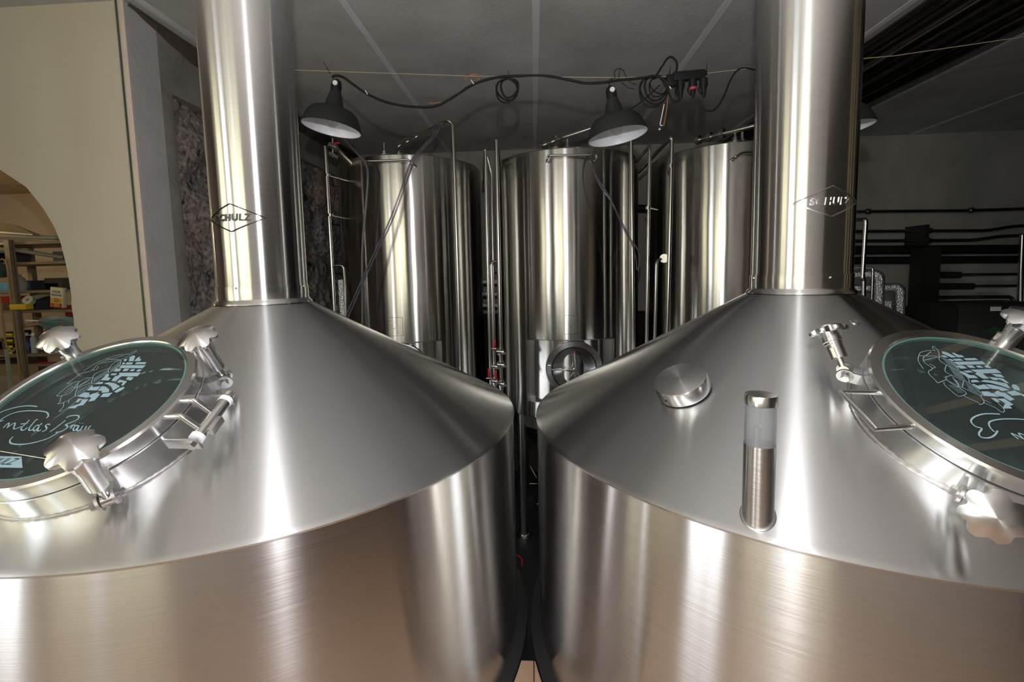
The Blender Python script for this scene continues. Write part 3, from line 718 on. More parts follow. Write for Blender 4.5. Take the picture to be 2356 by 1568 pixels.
    if k == 0:
        B = [((.248, .152, .035), (.262, .132, .205)), ((.196, -.214, .030), (.246, -.218, .215)), ((-.213, .19, .035), (-.175, .158, .185)), ((-.205, -.2, .035), (-.22, -.215, .2))]
    else:
        B = [((-.243, .156, .032), ('swung', 1903, 757, .03)), ((-.222, -.203, .028), ('swung', 2288, 1188, -.12)), ((.19, .20, .035), (.175, .185, .175)), ((.2, -.205, .035), (.215, -.215, .19))]
    for pv, tp in B: swing_bolt(t, k, pv, tp, 1)
    if k == 1:
        # clean-out cap
        q = Vector((.441 - X, 1.40 - KY, 0)); phi = atan2(q.y, q.x) ; rho = .662
        C = cone_frame(X, phi, rho); 
        m = MB(); m.lathe([(0, .0), (.079, .0), (.0805, .006), (.0805, .04), (.0785, .044), (.074, .0455), (0, .0465)], 96); cp = obj('cleanout_cap', m, S_TURN, t, C @ T(0, 0, .004))
        m = MB(); m.lathe([(0, .002), (.0035, .002), (.0035, -.002), (0, -.002)], 16); obj('cap_screw', m, S_DARK, cp, C @ frameM((.0, -.081, .027), (0, -1, 0), (1, 0, 0)))
        # lamp tube
        bz = cone_z(.955); phi = radians(-123.0); P = Vector((X + .955 * cos(phi), KY + .955 * sin(phi), bz)); D = T(P)
        m = MB(); m.lathe([(0, -.03), (.0315, -.03), (.0315, .162), (.029, .162)], 64); lt = obj('lamp_tube', m, steel('lamp_tube_steel', (.6, .6, .6), .25, .9, brush=(8, 8, 300)), t, D)
        m = MB(); m.lathe([(.0305, .160), (.0310, .162), (.0310, .252), (.0285, .252), (.0285, .162)], 64, close=True); obj('lamp_diffuser', m, M_FROST, lt, D)
        m = MB(); m.cyl((0, 0, .15), (0, 0, .256), .0018, 8); m.cyl((-.006, 0, .15), (-.006, 0, .2), .008, 16); obj('lamp_element', m, S_SATIN, lt, D)
        m = MB(); m.lathe([(.02, .250), (.0325, .250), (.0325, .268), (.031, .271), (0, .2725)], 64); obj('lamp_lid', m, S_PLAIN, lt, D)
        m = MB(); m.tube([D @ Vector((.033 * cos(a), .033 * sin(a), cone_z(sqrt((P.x + .033 * cos(a) - X)**2 + (P.y + .033 * sin(a) - KY)**2)) - P.z + .001)) for a in [2 * pi * i / 60 for i in range(60)]], .003, 8, closed=True); obj('lamp_weld', m, M_WELD, lt)
        # blanking button beside the stack
        C = cone_frame(X, radians(-90.9), .316); m = MB(); m.lathe([(0, .0025), (.011, .0025), (.013, 0)], 40); obj('blanking_plug', m, S_TURN, t, C)
    return t
kettle(0); kettle(1)

# ------------------------------------------------------------------ tanks
TX = (-1.4936, .3917, 2.2677); TY = 5.6488; TR = .85; HT = 1.274
TLAB = ('tall steel fermentation tank nearest the rough stone wall', 'tall steel fermentation tank in the middle of the row with its round manway showing', 'tall steel fermentation tank half hidden by the right kettle stack')
def tank(i):
    X = TX[i]; M0 = T(X, TY, 0); t = thing('fermentation_tank', TLAB[i], 'fermentation tank', T(X, TY, -3.1))
    zb = -1.585; w0, w1 = radians(-90 - 34.8), radians(-90 + 33); z0, z1 = -1.40, -.717
    na = 360; zs = [zb, zb + .01, z0, z1, -.1, .5, HT - .012, HT]; v = []; f = []
    prof = [(TR - .01, zb)] + [(TR, z) for z in zs[1:-1]] + [(TR - .008, HT - .002), (TR - .03, HT + .002), (.5, HT + .03), (.12, HT + .05)]
    for r, z in prof:
        for j in range(na):
            a = -pi / 2 + 2 * pi * j / na; v.append((r * cos(a), r * sin(a), z))
    j0, j1 = na - 35, 33
    for q in range(len(prof) - 1):
        for j in range(na):
            if q == 2 and (j >= j0 or j < j1): continue
            f.append((q * na + j, q * na + (j + 1) % na, (q + 1) * na + (j + 1) % na, (q + 1) * na + j))
    m = MB().add(v, f); obj('jacket', m, S_TANK, t, M0, ang=20)
    # recess: inner vessel wall and liner
    a0 = -pi / 2 + 2 * pi * (j0 - na) / na; a1 = -pi / 2 + 2 * pi * j1 / na; RI = TR - .085
    m = MB(); m.lathe([(RI, z0 - .02), (RI, z1 + .02)], 60, a0=a0 - .03, a1=a1 + .03); rc = obj('recess_wall', m, S_TANK, t, M0)
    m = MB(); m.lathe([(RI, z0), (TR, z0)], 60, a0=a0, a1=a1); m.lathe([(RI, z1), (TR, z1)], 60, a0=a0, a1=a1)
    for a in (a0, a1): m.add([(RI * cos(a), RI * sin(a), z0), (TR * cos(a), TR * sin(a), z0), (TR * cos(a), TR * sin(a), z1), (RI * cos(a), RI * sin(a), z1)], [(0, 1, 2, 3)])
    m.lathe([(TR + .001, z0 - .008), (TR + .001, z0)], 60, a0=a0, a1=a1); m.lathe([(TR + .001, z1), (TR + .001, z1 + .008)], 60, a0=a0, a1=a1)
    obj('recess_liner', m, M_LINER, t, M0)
    # manway
    if i == 1:
        F = frameM((X + .02, TY - RI + .005, -1.035), (0, -1, 0), (1, 0, 0))
        m = MB(); m.lathe([(.235, 0), (.235, .03), (.30, .035), (.305, .0)], 96); mw = obj('manway_ring', m, S_TURN, t, F)
        m = MB(); m.lathe([(.236, .02), (.23, .03), (.2, .012), (0, -.03)], 96); md = obj('manway_door', m, S_TURN, t, F)
        m = MB(); m.tube([(.236 * cos(a), .236 * sin(a), .036) for a in [2 * pi * q / 80 for q in range(80)]], .006, 8, closed=True); obj('door_gasket', m, M_GASKET, md, F)
        m = MB(); m.tube(bendpts([(-.26, 0, .05), (-.1, 0, .075), (0, .0, .07)], .05), .0095, 12); m.box((-.265, 0, .045), (.03, .09, .03)); obj('door_bar', m, S_PLAIN, md, F)
        m = MB(); m.cyl((0, 0, .05), (0, 0, .12), .018, 20); m.tube([(.02, -.10, .09), (.01, 0, .11), (.0, .19, .10)], .008, 12); m.tube([(-.06, -.09, .1), (.0, 0, .11), (.07, -.09, .1)], .006, 12); hw = obj('door_handwheel', m, S_PLAIN, md, F)
        m = MB(); m.lathe([(0, .012), (.012, .008), (.014, 0), (0, 0)], 20, T(0, .195, .098)); obj('handle_ball', m, M_RED, hw, F)
    else:
        F = frameM((X + .02, TY - RI + .005, -1.035), (0, -1, 0), (1, 0, 0))
        m = MB(); m.lathe([(.235, 0), (.235, .03), (.30, .035), (.305, .0)], 64); obj('manway_ring', m, S_TURN, t, F)
        m = MB(); m.lathe([(.236, .02), (.23, .03), (.2, .012), (0, -.03)], 64); obj('manway_door', m, S_TURN, t, F)
    # nameplate
    if i < 2:
        ang = (-6.1 + 5.1) / 2 if i == 0 else None
        P = [(892, 730), (928, 772)] if i == 0 else [(1298, 725), (1336, 768)]
        a_, b_ = [oncyl(u, w, X, TY, TR) for u, w in P]
        aa = atan2(a_.y - TY, a_.x - X); ab = atan2(b_.y - TY, b_.x - X); za, zb2 = b_.z, a_.z
        m = MB(); m.lathe([(TR + .001, za), (TR + .003, za + .002), (TR + .003, zb2 - .002), (TR + .001, zb2)], 10, a0=aa, a1=ab); npz = obj('nameplate', m, S_SATIN, t, M0); npz.data.materials[0] = S_TANK
        m = MB()
        for q in range(9):
            z = zb2 - .02 - q * (zb2 - za - .04) / 8
            m.lathe([(TR + .0035, z), (TR + .0035, z + .0022)], 6, a0=aa + (ab - aa) * .12, a1=aa + (ab - aa) * (.35 + .5 * ((q * 37) % 10) / 10))
        obj('nameplate_print', m, M_LINER, npz, M0)
        m = MB()
        for (p0_, p1_, z0_, z1_) in ((aa, ab, za, za + .003), (aa, ab, zb2 - .003, zb2), (aa, aa + .004, za, zb2), (ab - .004, ab, za, zb2)):
            m.lathe([(TR + .0034, z0_), (TR + .0034, z1_)], 8, a0=p0_, a1=p1_)
        obj('nameplate_border', m, S_DARK, npz, M0)
        tm = textmesh('CE', .022, .0005, 0); Z = (za + zb2) / 2; A = (aa + ab) / 2 - .02
        tm.v = [Vector(((TR + .004) * cos(A + p.x / TR), (TR + .004) * sin(A + p.x / TR), Z + p.y - .02)) for p in tm.v]; obj('nameplate_mark', tm, S_DARK, npz, M0, smooth=False)
    # top rail (ladder hook bar)
    bars = [((833, 371), (940, 367), (952, 378)), ((1258, 368), (1262, 357), (1372, 356), (1374, 364)), ((1690, 362), (1708, 350), (1790, 346))][i]
    m = MB(); Yb = TY - TR - .05; pts = [at(u, w, Yb) for u, w in bars]
    pts = [pts[0] + Vector((0, .09, 0))] + pts + [pts[-1] + Vector((0, .09, 0))]
    m.tube(bendpts(pts, .03), .0105, 12); obj('hook_rail', m, S_PLAIN, t)
    # lower cone and legs
    m = MB(); m.lathe([(TR - .1, zb + .02), (TR - .1, -1.75), (.1, -2.6), (.04, -2.62), (.04, -2.75)], 96); obj('bottom_cone', m, M_LINER, t, M0)
    for sx in (-.56, .56):
        for sy in (-.55, .55):
            m = MB(); m.lathe([(.055, zb + .05), (.055, -3.04), (.09, -3.05), (.09, -3.1)], 40, T(sx, sy, 0)); obj('leg', m, S_PLAIN, t, M0)
    # top fittings
    for dx, dy, r_ in ((.0, -.45, .055), (-.13, -.58, .035)):
        m = MB(); m.lathe([(r_ * 2, HT + .02), (r_ * 2, HT + .06), (r_, HT + .065), (r_, HT + .10), (r_ * .4, HT + .11), (r_ * .4, HT + .19)], 28, T(dx, dy, 0)); obj('top_fitting', m, S_PIPE, t, M0)
    return t
for i in range(3): tank(i)

# ------------------------------------------------------------------ pipework
def pipe(name, label, pts, r, mat=S_PIPE, bend=.05, cat='pipe', group=None, clamps=(), parts=None):
    e, q = Vector(pts[-1]), Vector(pts[-2])
    if q.z - e.z > .1 and sqrt((q.x - e.x)**2 + (q.y - e.y)**2) < .12 * (q.z - e.z) + .02: pts = list(pts) + [Vector((e.x, e.y, -3.08))]   # runs on down to the floor
    m = MB(); m.tube(bendpts(pts, bend), r, 14); o = tag(obj(name, m, mat), label, cat, group)
    for c in clamps:
        m = MB(); m.tube([c[0], c[1]], .009, 10); m.cyl(Vector(c[0]) - Vector((0, 0, .015)), Vector(c[0]) + Vector((0, 0, .015)), r * 1.5, 16); obj('clamp', m, S_PIPE, o)
    return o
YF = 4.72
def A(u, v, Y=YF): return at(u, v, Y)
# left of the first tank
p0 = A(748, 336); 
pipe('pipe', 'thin bright steel pipe standing between stone wall and first tank', [A(748, 336), A(768, 690), A(778, 860)], .021,
     clamps=[(A(754, 403), A(781, 405) + Vector((0, .3, 0))), (A(760, 495), A(778, 496) + Vector((0, .3, 0)))])
pipe('pipe', 'slim drain pipe bending down beside the foil-wrapped pipe', [A(767, 611, 4.76), A(790, 609, 4.76), A(794, 660, 4.78), A(798, 860, 4.78)], .012)
pipe('insulated_pipe', 'foil-wrapped pipe piece low beside the stone wall', [A(783, 643, 4.80), A(788, 722, 4.80), A(792, 860, 4.8)], .036, M_FOIL)
t = thing('ball_valve', 'ball valve with red lever on top of the pipe by the stone wall', 'valve', loc=A(766, 335))
m = MB(); m.cyl(A(757, 333), A(776, 340), .03, 18); m.cyl(A(765, 318), A(766, 362), .011, 12); m.cyl(A(758, 352), A(776, 362), .02, 16); m.tube([A(776, 345), A(790, 372) + Vector((0, .3, 0))], .03, 14); obj('valve_body', m, S_PIPE, t)
m = MB(); m.box(A(774, 329), (.075, .02, .022), bev=.005); obj('lever', m, M_RED, t)
# cleaning pipe over each tank
for i, (P, lab) in enumerate(((((914, 338), (985, 300), (1030, 276), (1041, 284), (1047, 430), (1060, 850)), 'steel cleaning pipe rising from the first tank and dropping down its front'),
                      (((1250, 334), (1290, 318), (1395, 284), (1450, 262), (1452, 330), (1457, 800)), 'steel cleaning pipe leaving the middle tank top behind the hanging lamp'),
                      (((1602, 323), (1660, 308), (1740, 288), (1870, 248)), 'steel cleaning pipe leaving the third tank top toward the right stack'))):
    Yt = (5.1, 5.1, 5.1)[i]
    pts = [A(P[0][0], P[0][1], Yt)] + [A(u, v, Yt - (Yt - YF) * min(1, (q + 1) / 2)) for q, (u, v) in enumerate(P[1:])]
    o = pipe('cleaning_pipe', lab, pts, .021, bend=.06)
    base = pts[0]; d = (pts[1] - pts[0]).normalized()
    for q in (0, .12, .25):
        m = MB(); m.cyl(base + d * q, base + d * (q + .045), .046, 20); obj('union', m, S_PIPE, o)
m = MB()
# pipes between first and second tank
pipe('pipe', 'upright pipe nearer the first tank in the gap before the middle tank', [A(1111, 420, 5.2), A(1116, 345), A(1117, 345), A(1123, 640), A(1129, 870)], .017, bend=.02)
pipe('pipe', 'upright pipe closest to the middle tank left flank', [A(1142, 322), A(1146, 500), A(1152, 800), A(1153, 905)], .021)
pipe('pipe', 'slanted return pipe crossing behind the uprights left of the middle tank', [A(1144, 330, 4.76), A(1152, 378, 5.2)], .015)
pipe('pipe', 'thin dark sensor line in the gap left of the middle tank', [A(1117, 345, 4.8), A(1131, 398, 4.85), A(1135, 640, 4.85)], .008)
pipe('pipe', 'pipe with elbow bending from the middle tank down to the red valves', [A(1152, 600, 4.78), A(1130, 602, 4.74), A(1133, 690, 4.74), A(1139, 905, 4.74)], .017, bend=.06)
for (u, v, s) in ((1151, 808, 1), (1152, 838, 1), (1138, 842, .8), (1138, 876, .8), (1153, 882, .9)):
    t = thing('pipe_union', 'clamped pipe union on the uprights left of the middle tank', 'pipe union', loc=A(u, v), group='clamped unions by the red valves')
    m = MB(); m.cyl(A(u - 8 * s, v, 4.66), A(u + 8 * s, v + 1, 4.66), .02 * s, 16); m.cyl(A(u, v - 8), A(u, v + 8), .034 * s, 18); m.cyl(A(u, v - 3), A(u, v + 3), .043 * s, 18); obj('union_body', m, S_PIPE, t)
    m = MB(); m.box(A(u + 7, v + 4, 4.64), (.05, .02, .02), Matrix.Identity(4)); obj('wing_nut', m, S_PIPE, t)
for (u, v, lab) in ((1138, 790, 'upper'), (1125, 858, 'lowest left'), (1141, 862, 'lowest right')):
    t = thing('ball_valve', 'small ball valve with red lever, %s of the three left of the middle tank' % lab, 'valve', loc=A(u, v))
    m = MB(); m.cyl(A(u - 6, v + 12, 4.68), A(u + 4, v + 12, 4.68), .016, 14); obj('valve_body', m, S_PIPE, t)
    m = MB(); m.box(A(u, v, 4.66), (.024, .016, .095), bev=.005); obj('lever', m, M_RED, t)
for i, y in enumerate((648, 676, 702)):
    m = MB(); m.tube([A(1104, y, 6.3), A(1146, y, 6.3)], .035, 14); tag(obj('insulated_pipe', m, M_FOIL), 'foil-wrapped horizontal pipe deep in the gap, %s of three' % ('topmost', 'middle', 'lowest')[i], 'pipe')
# right of the middle tank
pipe('pipe', 'upright pipe crossed by a diagonal in the gap right of the middle tank', [A(1464, 372, 5.3), A(1494, 336, 4.9), A(1495, 342, 4.78), A(1490, 620, 4.78), A(1487, 820, 4.78)], .017, bend=.02,
     clamps=[(A(1491, 478, 4.78), A(1512, 482, 4.95))])
pipe('pipe', 'upright pipe closest to the third tank left flank', [A(1470, 395, 5.4), A(1544, 316), A(1546, 322), A(1542, 500), A(1534, 800)], .02, bend=.02, clamps=[(A(1543, 382), A(1560, 386) + Vector((0, .3, 0)))])
pipe('pipe', 'bent drain pipe with round flange left of the third tank', [A(1532, 595, 4.85), A(1510, 597, 4.76), A(1508, 700, 4.76), A(1505, 820, 4.76)], .016, bend=.06)
m = MB(); m.cyl(A(1528, 594, 4.78), A(1533, 594, 4.9), .045, 24); tag(obj('pipe_flange', m, S_PIPE), 'round flange where the bent drain pipe meets the third tank', 'flange')
m = MB(); m.tube([A(1452, 478, 6.6), A(1500, 480, 6.6)], .05, 12); tag(obj('insulated_pipe', m, M_BLACKP), 'black pipe crossing deep in the gap right of the middle tank', 'pipe')
# hoses
def hose(name, label, P, r, mat, cat='hose'):
    m = MB(); m.tube(smoothpts([A(*p) for p in P], 8), r, 12); return tag(obj(name, m, mat), label, cat)
hose('hose', 'grey hose hanging over the rail of the first tank', [(788, 315, 4.78), (815, 345, 4.72), (838, 372, 4.69), (846, 400, 4.68), (842, 470, 4.70), (834, 560, 4.72), (833, 640, 4.72), (834, 760, 4.72)], .0115, M_HOSE)
for dx, lab in ((0, 'left strand'), (6, 'right strand')):
    hose('clear_hose', 'clear plastic hose slanting across the first tank, %s of the pair' % lab, [(1010 + dx, 282, 4.62), (997 + dx, 310, 4.62), (965 + dx, 345, 4.6), (945 + dx, 372, 4.56), (925 + dx, 430, 4.6), (895 + dx, 510, 4.6), (850 + dx, 605, 4.6), (795 + dx, 730, 4.6), (785 + dx, 770, 4.6)], .0085, M_CLEARH)
hose('clear_hose', 'clear plastic hose looping down right of the middle tank nameplate rail', [(1378, 336, 4.7), (1366, 358, 4.66), (1364, 385, 4.62), (1380, 425, 4.6), (1410, 470, 4.6), (1440, 535, 4.6), (1462, 565, 4.6), (1473, 590, 4.62), (1468, 622, 4.64)], .008, M_CLEARH)
hose('clear_hose', 'thin clear hose twisted beside the thicker one right of the middle tank', [(1372, 338, 4.72), (1362, 362, 4.66), (1370, 400, 4.6), (1398, 445, 4.58), (1420, 490, 4.58), (1448, 545, 4.6), (1462, 590, 4.62), (1465, 620, 4.64)], .006, M_CLEARH)
# leg bracing / rack in the dark between the kettles
for (a, b) in (((1220, 1072), (1234, 1098)), ((1219, 1112), (1236, 1112)), ((1220, 1184), (1238, 1157))):
    m = MB(); m.tube([A(a[0], a[1], 5.9), A(b[0], b[1], 5.9)], .0035, 8); tag(obj('rack_wire', m, S_PIPE), 'thin wire of a rack deep in the dark between the kettles', 'wire', 'rack wires between the kettles')
m = MB(); m.tube(smoothpts([A(1186, 1274, 4.6), A(1200, 1285, 4.6), (A(1200, 1305, 4.6)), A(1188, 1322, 4.6)], 6), .007, 8); tag(obj('red_hose', m, M_RED), 'thin red hose curl low between the two kettles', 'hose')

# ceiling tubes
for i, (x, z, r, lab) in enumerate(((2.70, 1.76, .03, 'first and thinnest'), (2.84, 1.75, .05, 'second'), (3.10, 1.74, .055, 'third'), (3.28, 1.70, .045, 'fourth'), (3.47, 1.72, .06, 'last and thickest'))):
    m = MB(); m.tube([(x, 1.6, z), (x, Y_B, z)], r, 20); tag(obj('ceiling_pipe', m, plain('ceiling_pipe_steel%d' % i, (.10, .09, .075), .28, 1.0)), 'dark pipe under the ceiling right of the right stack, %s from the stack' % lab, 'pipe')
# back wall pipes
YW = 6.80
def wp(label, P, r, mat, cat='pipe', name='wall_pipe', bend=.08): return pipe(name, label, [A(u, v, YW) for u, v in P], r, mat, bend)
M_WP = plain('wall_pipe_steel', (.34, .33, .30), .28, 1.0)
wp('topmost thin pipe along the back wall', [(1940, 487), (2000, 486), (2230, 484), (2356, 480), (2420, 478)], .022, M_WP)
wp('steel pipe along the back wall, second from the top, kinked upward', [(1940, 532), (2270, 530), (2330, 520), (2420, 516)], .022, M_WP)
wp('steel pipe along the back wall, third from the top, kinked upward', [(1940, 554), (2240, 552), (2300, 543), (2420, 539)], .022, M_WP)
wp('thick black lagged pipe along the back wall, upper of two', [(1940, 575), (2420, 572)], .062, M_BLACKP, name='lagged_pipe')
wp('thick black lagged pipe along the back wall, lower of two', [(1940, 599), (2420, 596)], .052, M_BLACKP, name='lagged_pipe')
wp('fourth steel pipe on the back wall, running out of dark lagging', [(2120, 632), (2420, 630)], .02, M_WP)
wp('fifth steel pipe on the back wall, running out of dark lagging', [(2120, 658), (2420, 657)], .02, M_WP)
wp('low steel pipe on the back wall ending in a drop bend', [(2120, 684), (2330, 682), (2336, 720), (2336, 800)], .024, M_WP)
wp('dark lagging sleeve on the fourth back wall pipe', [(2130, 632), (2208, 632)], .045, M_DARKW, name='lagging_sleeve')
wp('dark lagging sleeve on the fifth back wall pipe', [(2130, 658), (2238, 658)], .045, M_DARKW, name='lagging_sleeve')
for q, y in enumerate((707, 735, 762)):
    wp('dark low pipe on the back wall, %s of the lowest three' % ('top', 'middle', 'bottom')[q], [(2090, y), (2210, y - 1), (2420, y - 3)], .03, M_DARKW)
for (u, v) in ((1997, 486), (2234, 483), (2138, 530), (2137, 553)):
    m = MB(); p = A(u, v, YW); m.cyl(p - Vector((.02, 0, 0)), p + Vector((.02, 0, 0)), .04, 16); m.tube([p, p + Vector((0, .14, 0))], .012, 8); tag(obj('pipe_clip', m, M_WP), 'clip holding a thin pipe to the back wall', 'pipe clip', 'clips of the thin back wall pipes')
m = MB(); m.box(((A(2096, 680, 6.6).x + A(2138, 680, 6.6).x) / 2, 6.55, -1.03), (.24, .2, 2.5)); tag(obj('dark_column', m, M_CABINET), 'dark upright duct crossing the back wall pipes', 'duct')
m = MB(); m.box((A(2119, 545, 6.7).x, 6.775, .40), (.05, .35, .28)); tag(obj('pipe_bracket', m, M_CABINET), 'dark bracket above the upright duct', 'bracket')
pipe('pipe', 'bright upright pipe at the far right edge before the back wall', [A(2352, 540, 6.5), A(2349, 620, 6.5), A(2342, 800, 6.5)], .03, S_PIPE)
# pipes just right of the right stack
pipe('pipe', 'bright bent pipe right beside the right stack', [A(1822, 509, 5.5), A(1930, 507, 5.2), A(1991, 505, 4.6), A(1992, 512, 4.6), A(1984, 640, 4.6), A(1987, 645, 4.6), A(1985, 760, 4.6)], .02, S_PIPE, .03)
pipe('pipe', 'thin bent pipe left of the foil-wrapped uprights', [A(1822, 616, 5.5), A(2008, 616, 4.9), A(2008, 625, 4.9), A(2003, 760, 4.9)], .013, S_PIPE, .03)
pipe('insulated_pipe', 'tall foil-wrapped upright right of the right stack', [A(1822, 636, 5.5), A(1960, 632, 5.3), A(2023, 630, 5.1), A(2022, 680, 5.1), A(2019, 800, 5.1)], .05, M_FOIL, .06)
pipe('insulated_pipe', 'foil-wrapped upright farthest from the right stack', [A(1822, 668, 5.7), A(1985, 663, 5.4), A(2072, 660, 5.3), A(2070, 700, 5.3), A(2066, 800, 5.3)], .05, M_FOIL, .06)
pipe('insulated_pipe', 'short foil-wrapped stub between the two foil-wrapped uprights', [A(2043, 692, 5.2), A(2041, 800, 5.2)], .052, M_FOIL, .06)
# control cabinet
c0 = A(2208, 700, 5.6); c1 = A(2420, 705, 5.6)
t = thing('control_cabinet', 'dark control cabinet with small green diamond emblem behind the right kettle', 'cabinet', loc=((c0.x + c1.x) / 2, 5.9, -3.1))
m = MB(); m.box(((c0.x + c1.x) / 2, 5.9, (c0.z - 3.1) / 2), (c1.x - c0.x, .6, c0.z + 3.1), bev=.01); obj('housing', m, M_CABINET, t)
p = A(2291, 710, 5.59); m = MB(); m.box(p, (.115, .006, .05)); obj('type_plate', m, M_WASHER, t, smooth=False)
p = A(2286, 759, 5.59); F = frameM(p, (0, -1, 0), (1, 0, 0)); m = MB(); m.prism([(-.105, 0), (0, -.045), (.105, 0), (0, .045)], .004); gem = obj('diamond_emblem', m, M_GREEN, t, F, smooth=False)
tm = textmesh('SCHULZ', .045, .001, .0); obj('emblem_lettering', tm, M_ENAMEL, gem, F @ T(0, 0, .006), smooth=False)

# ------------------------------------------------------------------ hanging lamps, cord, cables
YL = 3.0
def lamp(label, apex, rim, tilt, tiltf):
    a = A(apex[0], apex[1], YL); r = A(rim[0], rim[1], YL)
    M = T(r) @ Matrix.Rotation(tilt, 4, 'Y') @ Matrix.Rotation(tiltf, 4, 'X')
    t = thing('pendant_lamp', label, 'lamp', M)
    P = [(.184, 0), (.187, .004), (.183, .02), (.170, .055), (.156, .088), (.135, .112), (.10, .124), (.066, .128)]
    inner = [(q - .004, z + .001) for q, z in P]
    m = MB(); m.lathe(P + [(.064, .13), (.060, .135), (.048, .19), (.034, .235), (.026, .238), (0, .238)], 72); obj('shade', m, M_ENAMEL, t, M)
    m = MB(); m.lathe(inner + [(.04, .125), (0, .124)], 72); m.lathe([(.184, 0), (.180, .001)], 72); obj('shade_lining', m, M_WHITE, t, M)
    m = MB(); m.lathe([(0, .232), (.030, .232), (.033, .25), (.033, .28), (.026, .305), (.012, .315), (0, .318)], 24); so = obj('lamp_socket', m, M_CABLE, t, M)
    m = MB(); m.lathe([(0, .004), (.014, .003), (.017, -.004)], 24, frameM((.004, -.034, .282), (0, -1, .1), (1, 0, 0))); obj('socket_screw', m, M_CERAM, so, M)
    m = MB(); m.lathe([(0, .005), (.02, .01), (.038, .03), (.041, .05), (.034, .075), (.02, .095), (.018, .125)], 32); obj('bulb', m, M_BULB, t, M)
    return M
L1 = lamp('black enamel pendant lamp nearest the left stack, tipping to the left', (762, 190), (763, 296), radians(9), radians(-2))
L2 = lamp('black enamel pendant lamp hanging below the tangle of cables in the middle', (1420, 195), (1421, 314), radians(-8), radians(-2))
L3 = lamp('black enamel pendant lamp almost hidden behind the right stack', (1934, 200), (1930, 300), radians(-6), radians(-2))
def run(P, r, Y=YL, sub=6): return smoothpts([A(u, v, Y + (q[0] if q else 0)) for u, v, *q in P], sub)
m = MB(); m.tube([A(560, 157, YL), A(1080, 175, YL), A(1420, 178.5, YL), A(1560, 176, YL), A(1700, 160, YL), A(2060, 128, YL), A(2400, 78, YL)], .0028, 8); tag(obj('suspension_cord', m, M_CORDW), 'thin pale cord stretched across the room carrying lamps and cables', 'cord')
m = MB(); m.tube(run([(764, 178), (772, 174), (790, 178), (815, 196), (843, 215), (880, 232), (920, 242), (970, 246.5), (1005, 243), (1040, 225), (1078, 200), (1110, 186), (1150, 177), (1200, 174.5), (1260, 175), (1300, 182), (1345, 191), (1385, 190), (1420, 185), (1470, 180), (1515, 176)], .0095), .0095 if False else .008, 10)
tag(obj('power_cable', m, M_CABLE), 'black cable swagging from the first lamp along the cord to the tangle', 'cable')
def coil(label, cx, cy, rx, ry, n, seed, r=.006, ang0=0):
    rnd = random.Random(seed); P = []
    for i in range(n * 14):
        a = ang0 + 2 * pi * i / 14; k = i / (n * 14)
        P.append((cx + rx * (1 - .22 * k) * sin(a) + 3 * sin(i * .7) + 9 * k, cy - ry * (1 - .3 * k) * cos(a) + 2 * cos(i * .9) - ry * .28 * k, .03 * (k - .5)))
    m = MB(); m.tube(run(P, r, YL, 4), r, 8); return tag(obj('cable_coil', m, M_CABLE), label, 'cable')
coil('coil of black cable hanging between the two visible lamps', 1163, 208, 27, 29, 3, 2)
coil('large coil of black cable right of the middle lamp', 1500, 210, 35, 38, 3, 5)
coil('small coil of thin black cable inside the large tangle', 1510, 200, 24, 24, 2, 9, .004)
m = MB(); m.tube(run([(1508, 176), (1525, 150), (1535, 135), (1545, 131), (1556, 142), (1557, 158), (1551, 175), (1549, 186), (1560, 215), (1563, 228), (1556, 234), (1545, 228), (1535, 205), (1520, 178)], .007), .0065, 10); tag(obj('power_cable', m, M_CABLE), 'black cable loop standing up above the cord beside the socket strip', 'cable')
m = MB(); m.tube(run([(1607, 232), (1612, 244), (1625, 254), (1640, 254), (1655, 240), (1668, 215), (1680, 185), (1695, 163), (1712, 157), (1745, 161)], .006), .0055, 10); tag(obj('power_cable', m, M_CABLE), 'black cable hanging from the socket strip over to the right stack', 'cable')
m = MB(); m.tube(run([(1446, 255), (1480, 230), (1519, 195)], .0045), .004, 8); tag(obj('power_cable', m, M_CABLE), 'straight thin cable running from lamp shade up into the tangle', 'cable')
for P, lab in (([(1415, 178), (1414, 165), (1422, 158), (1434, 162), (1442, 180), (1452, 190), (1466, 195)], 'thin loop of wire above the middle lamp'), ([(1420, 178), (1404, 183), (1402, 198), (1408, 210)], 'short wire curled at the left of the middle lamp socket'), ([(1430, 190), (1446, 202), (1460, 205)], 'fine wire at the right of the middle lamp socket')):
    m = MB(); m.tube(run(P, .003), .0028, 8); tag(obj('wire', m, M_CABLE), lab, 'wire')
# zip tie tails
for u, v, u2, v2, lab in ((744, 141, 759, 168, 'cable tie tail sticking up from the first lamp'), (1168, 160, 1171, 176, 'cable tie tail above the hanging cable coil'), (1428, 148, 1423, 180, 'cable tie tail above the middle lamp'), (1627, 144, 1625, 174, 'cable tie tail at the end of the socket strip'), (1543, 150, 1540, 172, 'cable tie tail behind the tall cable loop')):
    m = MB(); m.tube([A(u, v, YL), A(u2, v2, YL)], [.0012, .003], 6); tag(obj('cable_tie', m, M_CABLE), lab, 'cable tie')
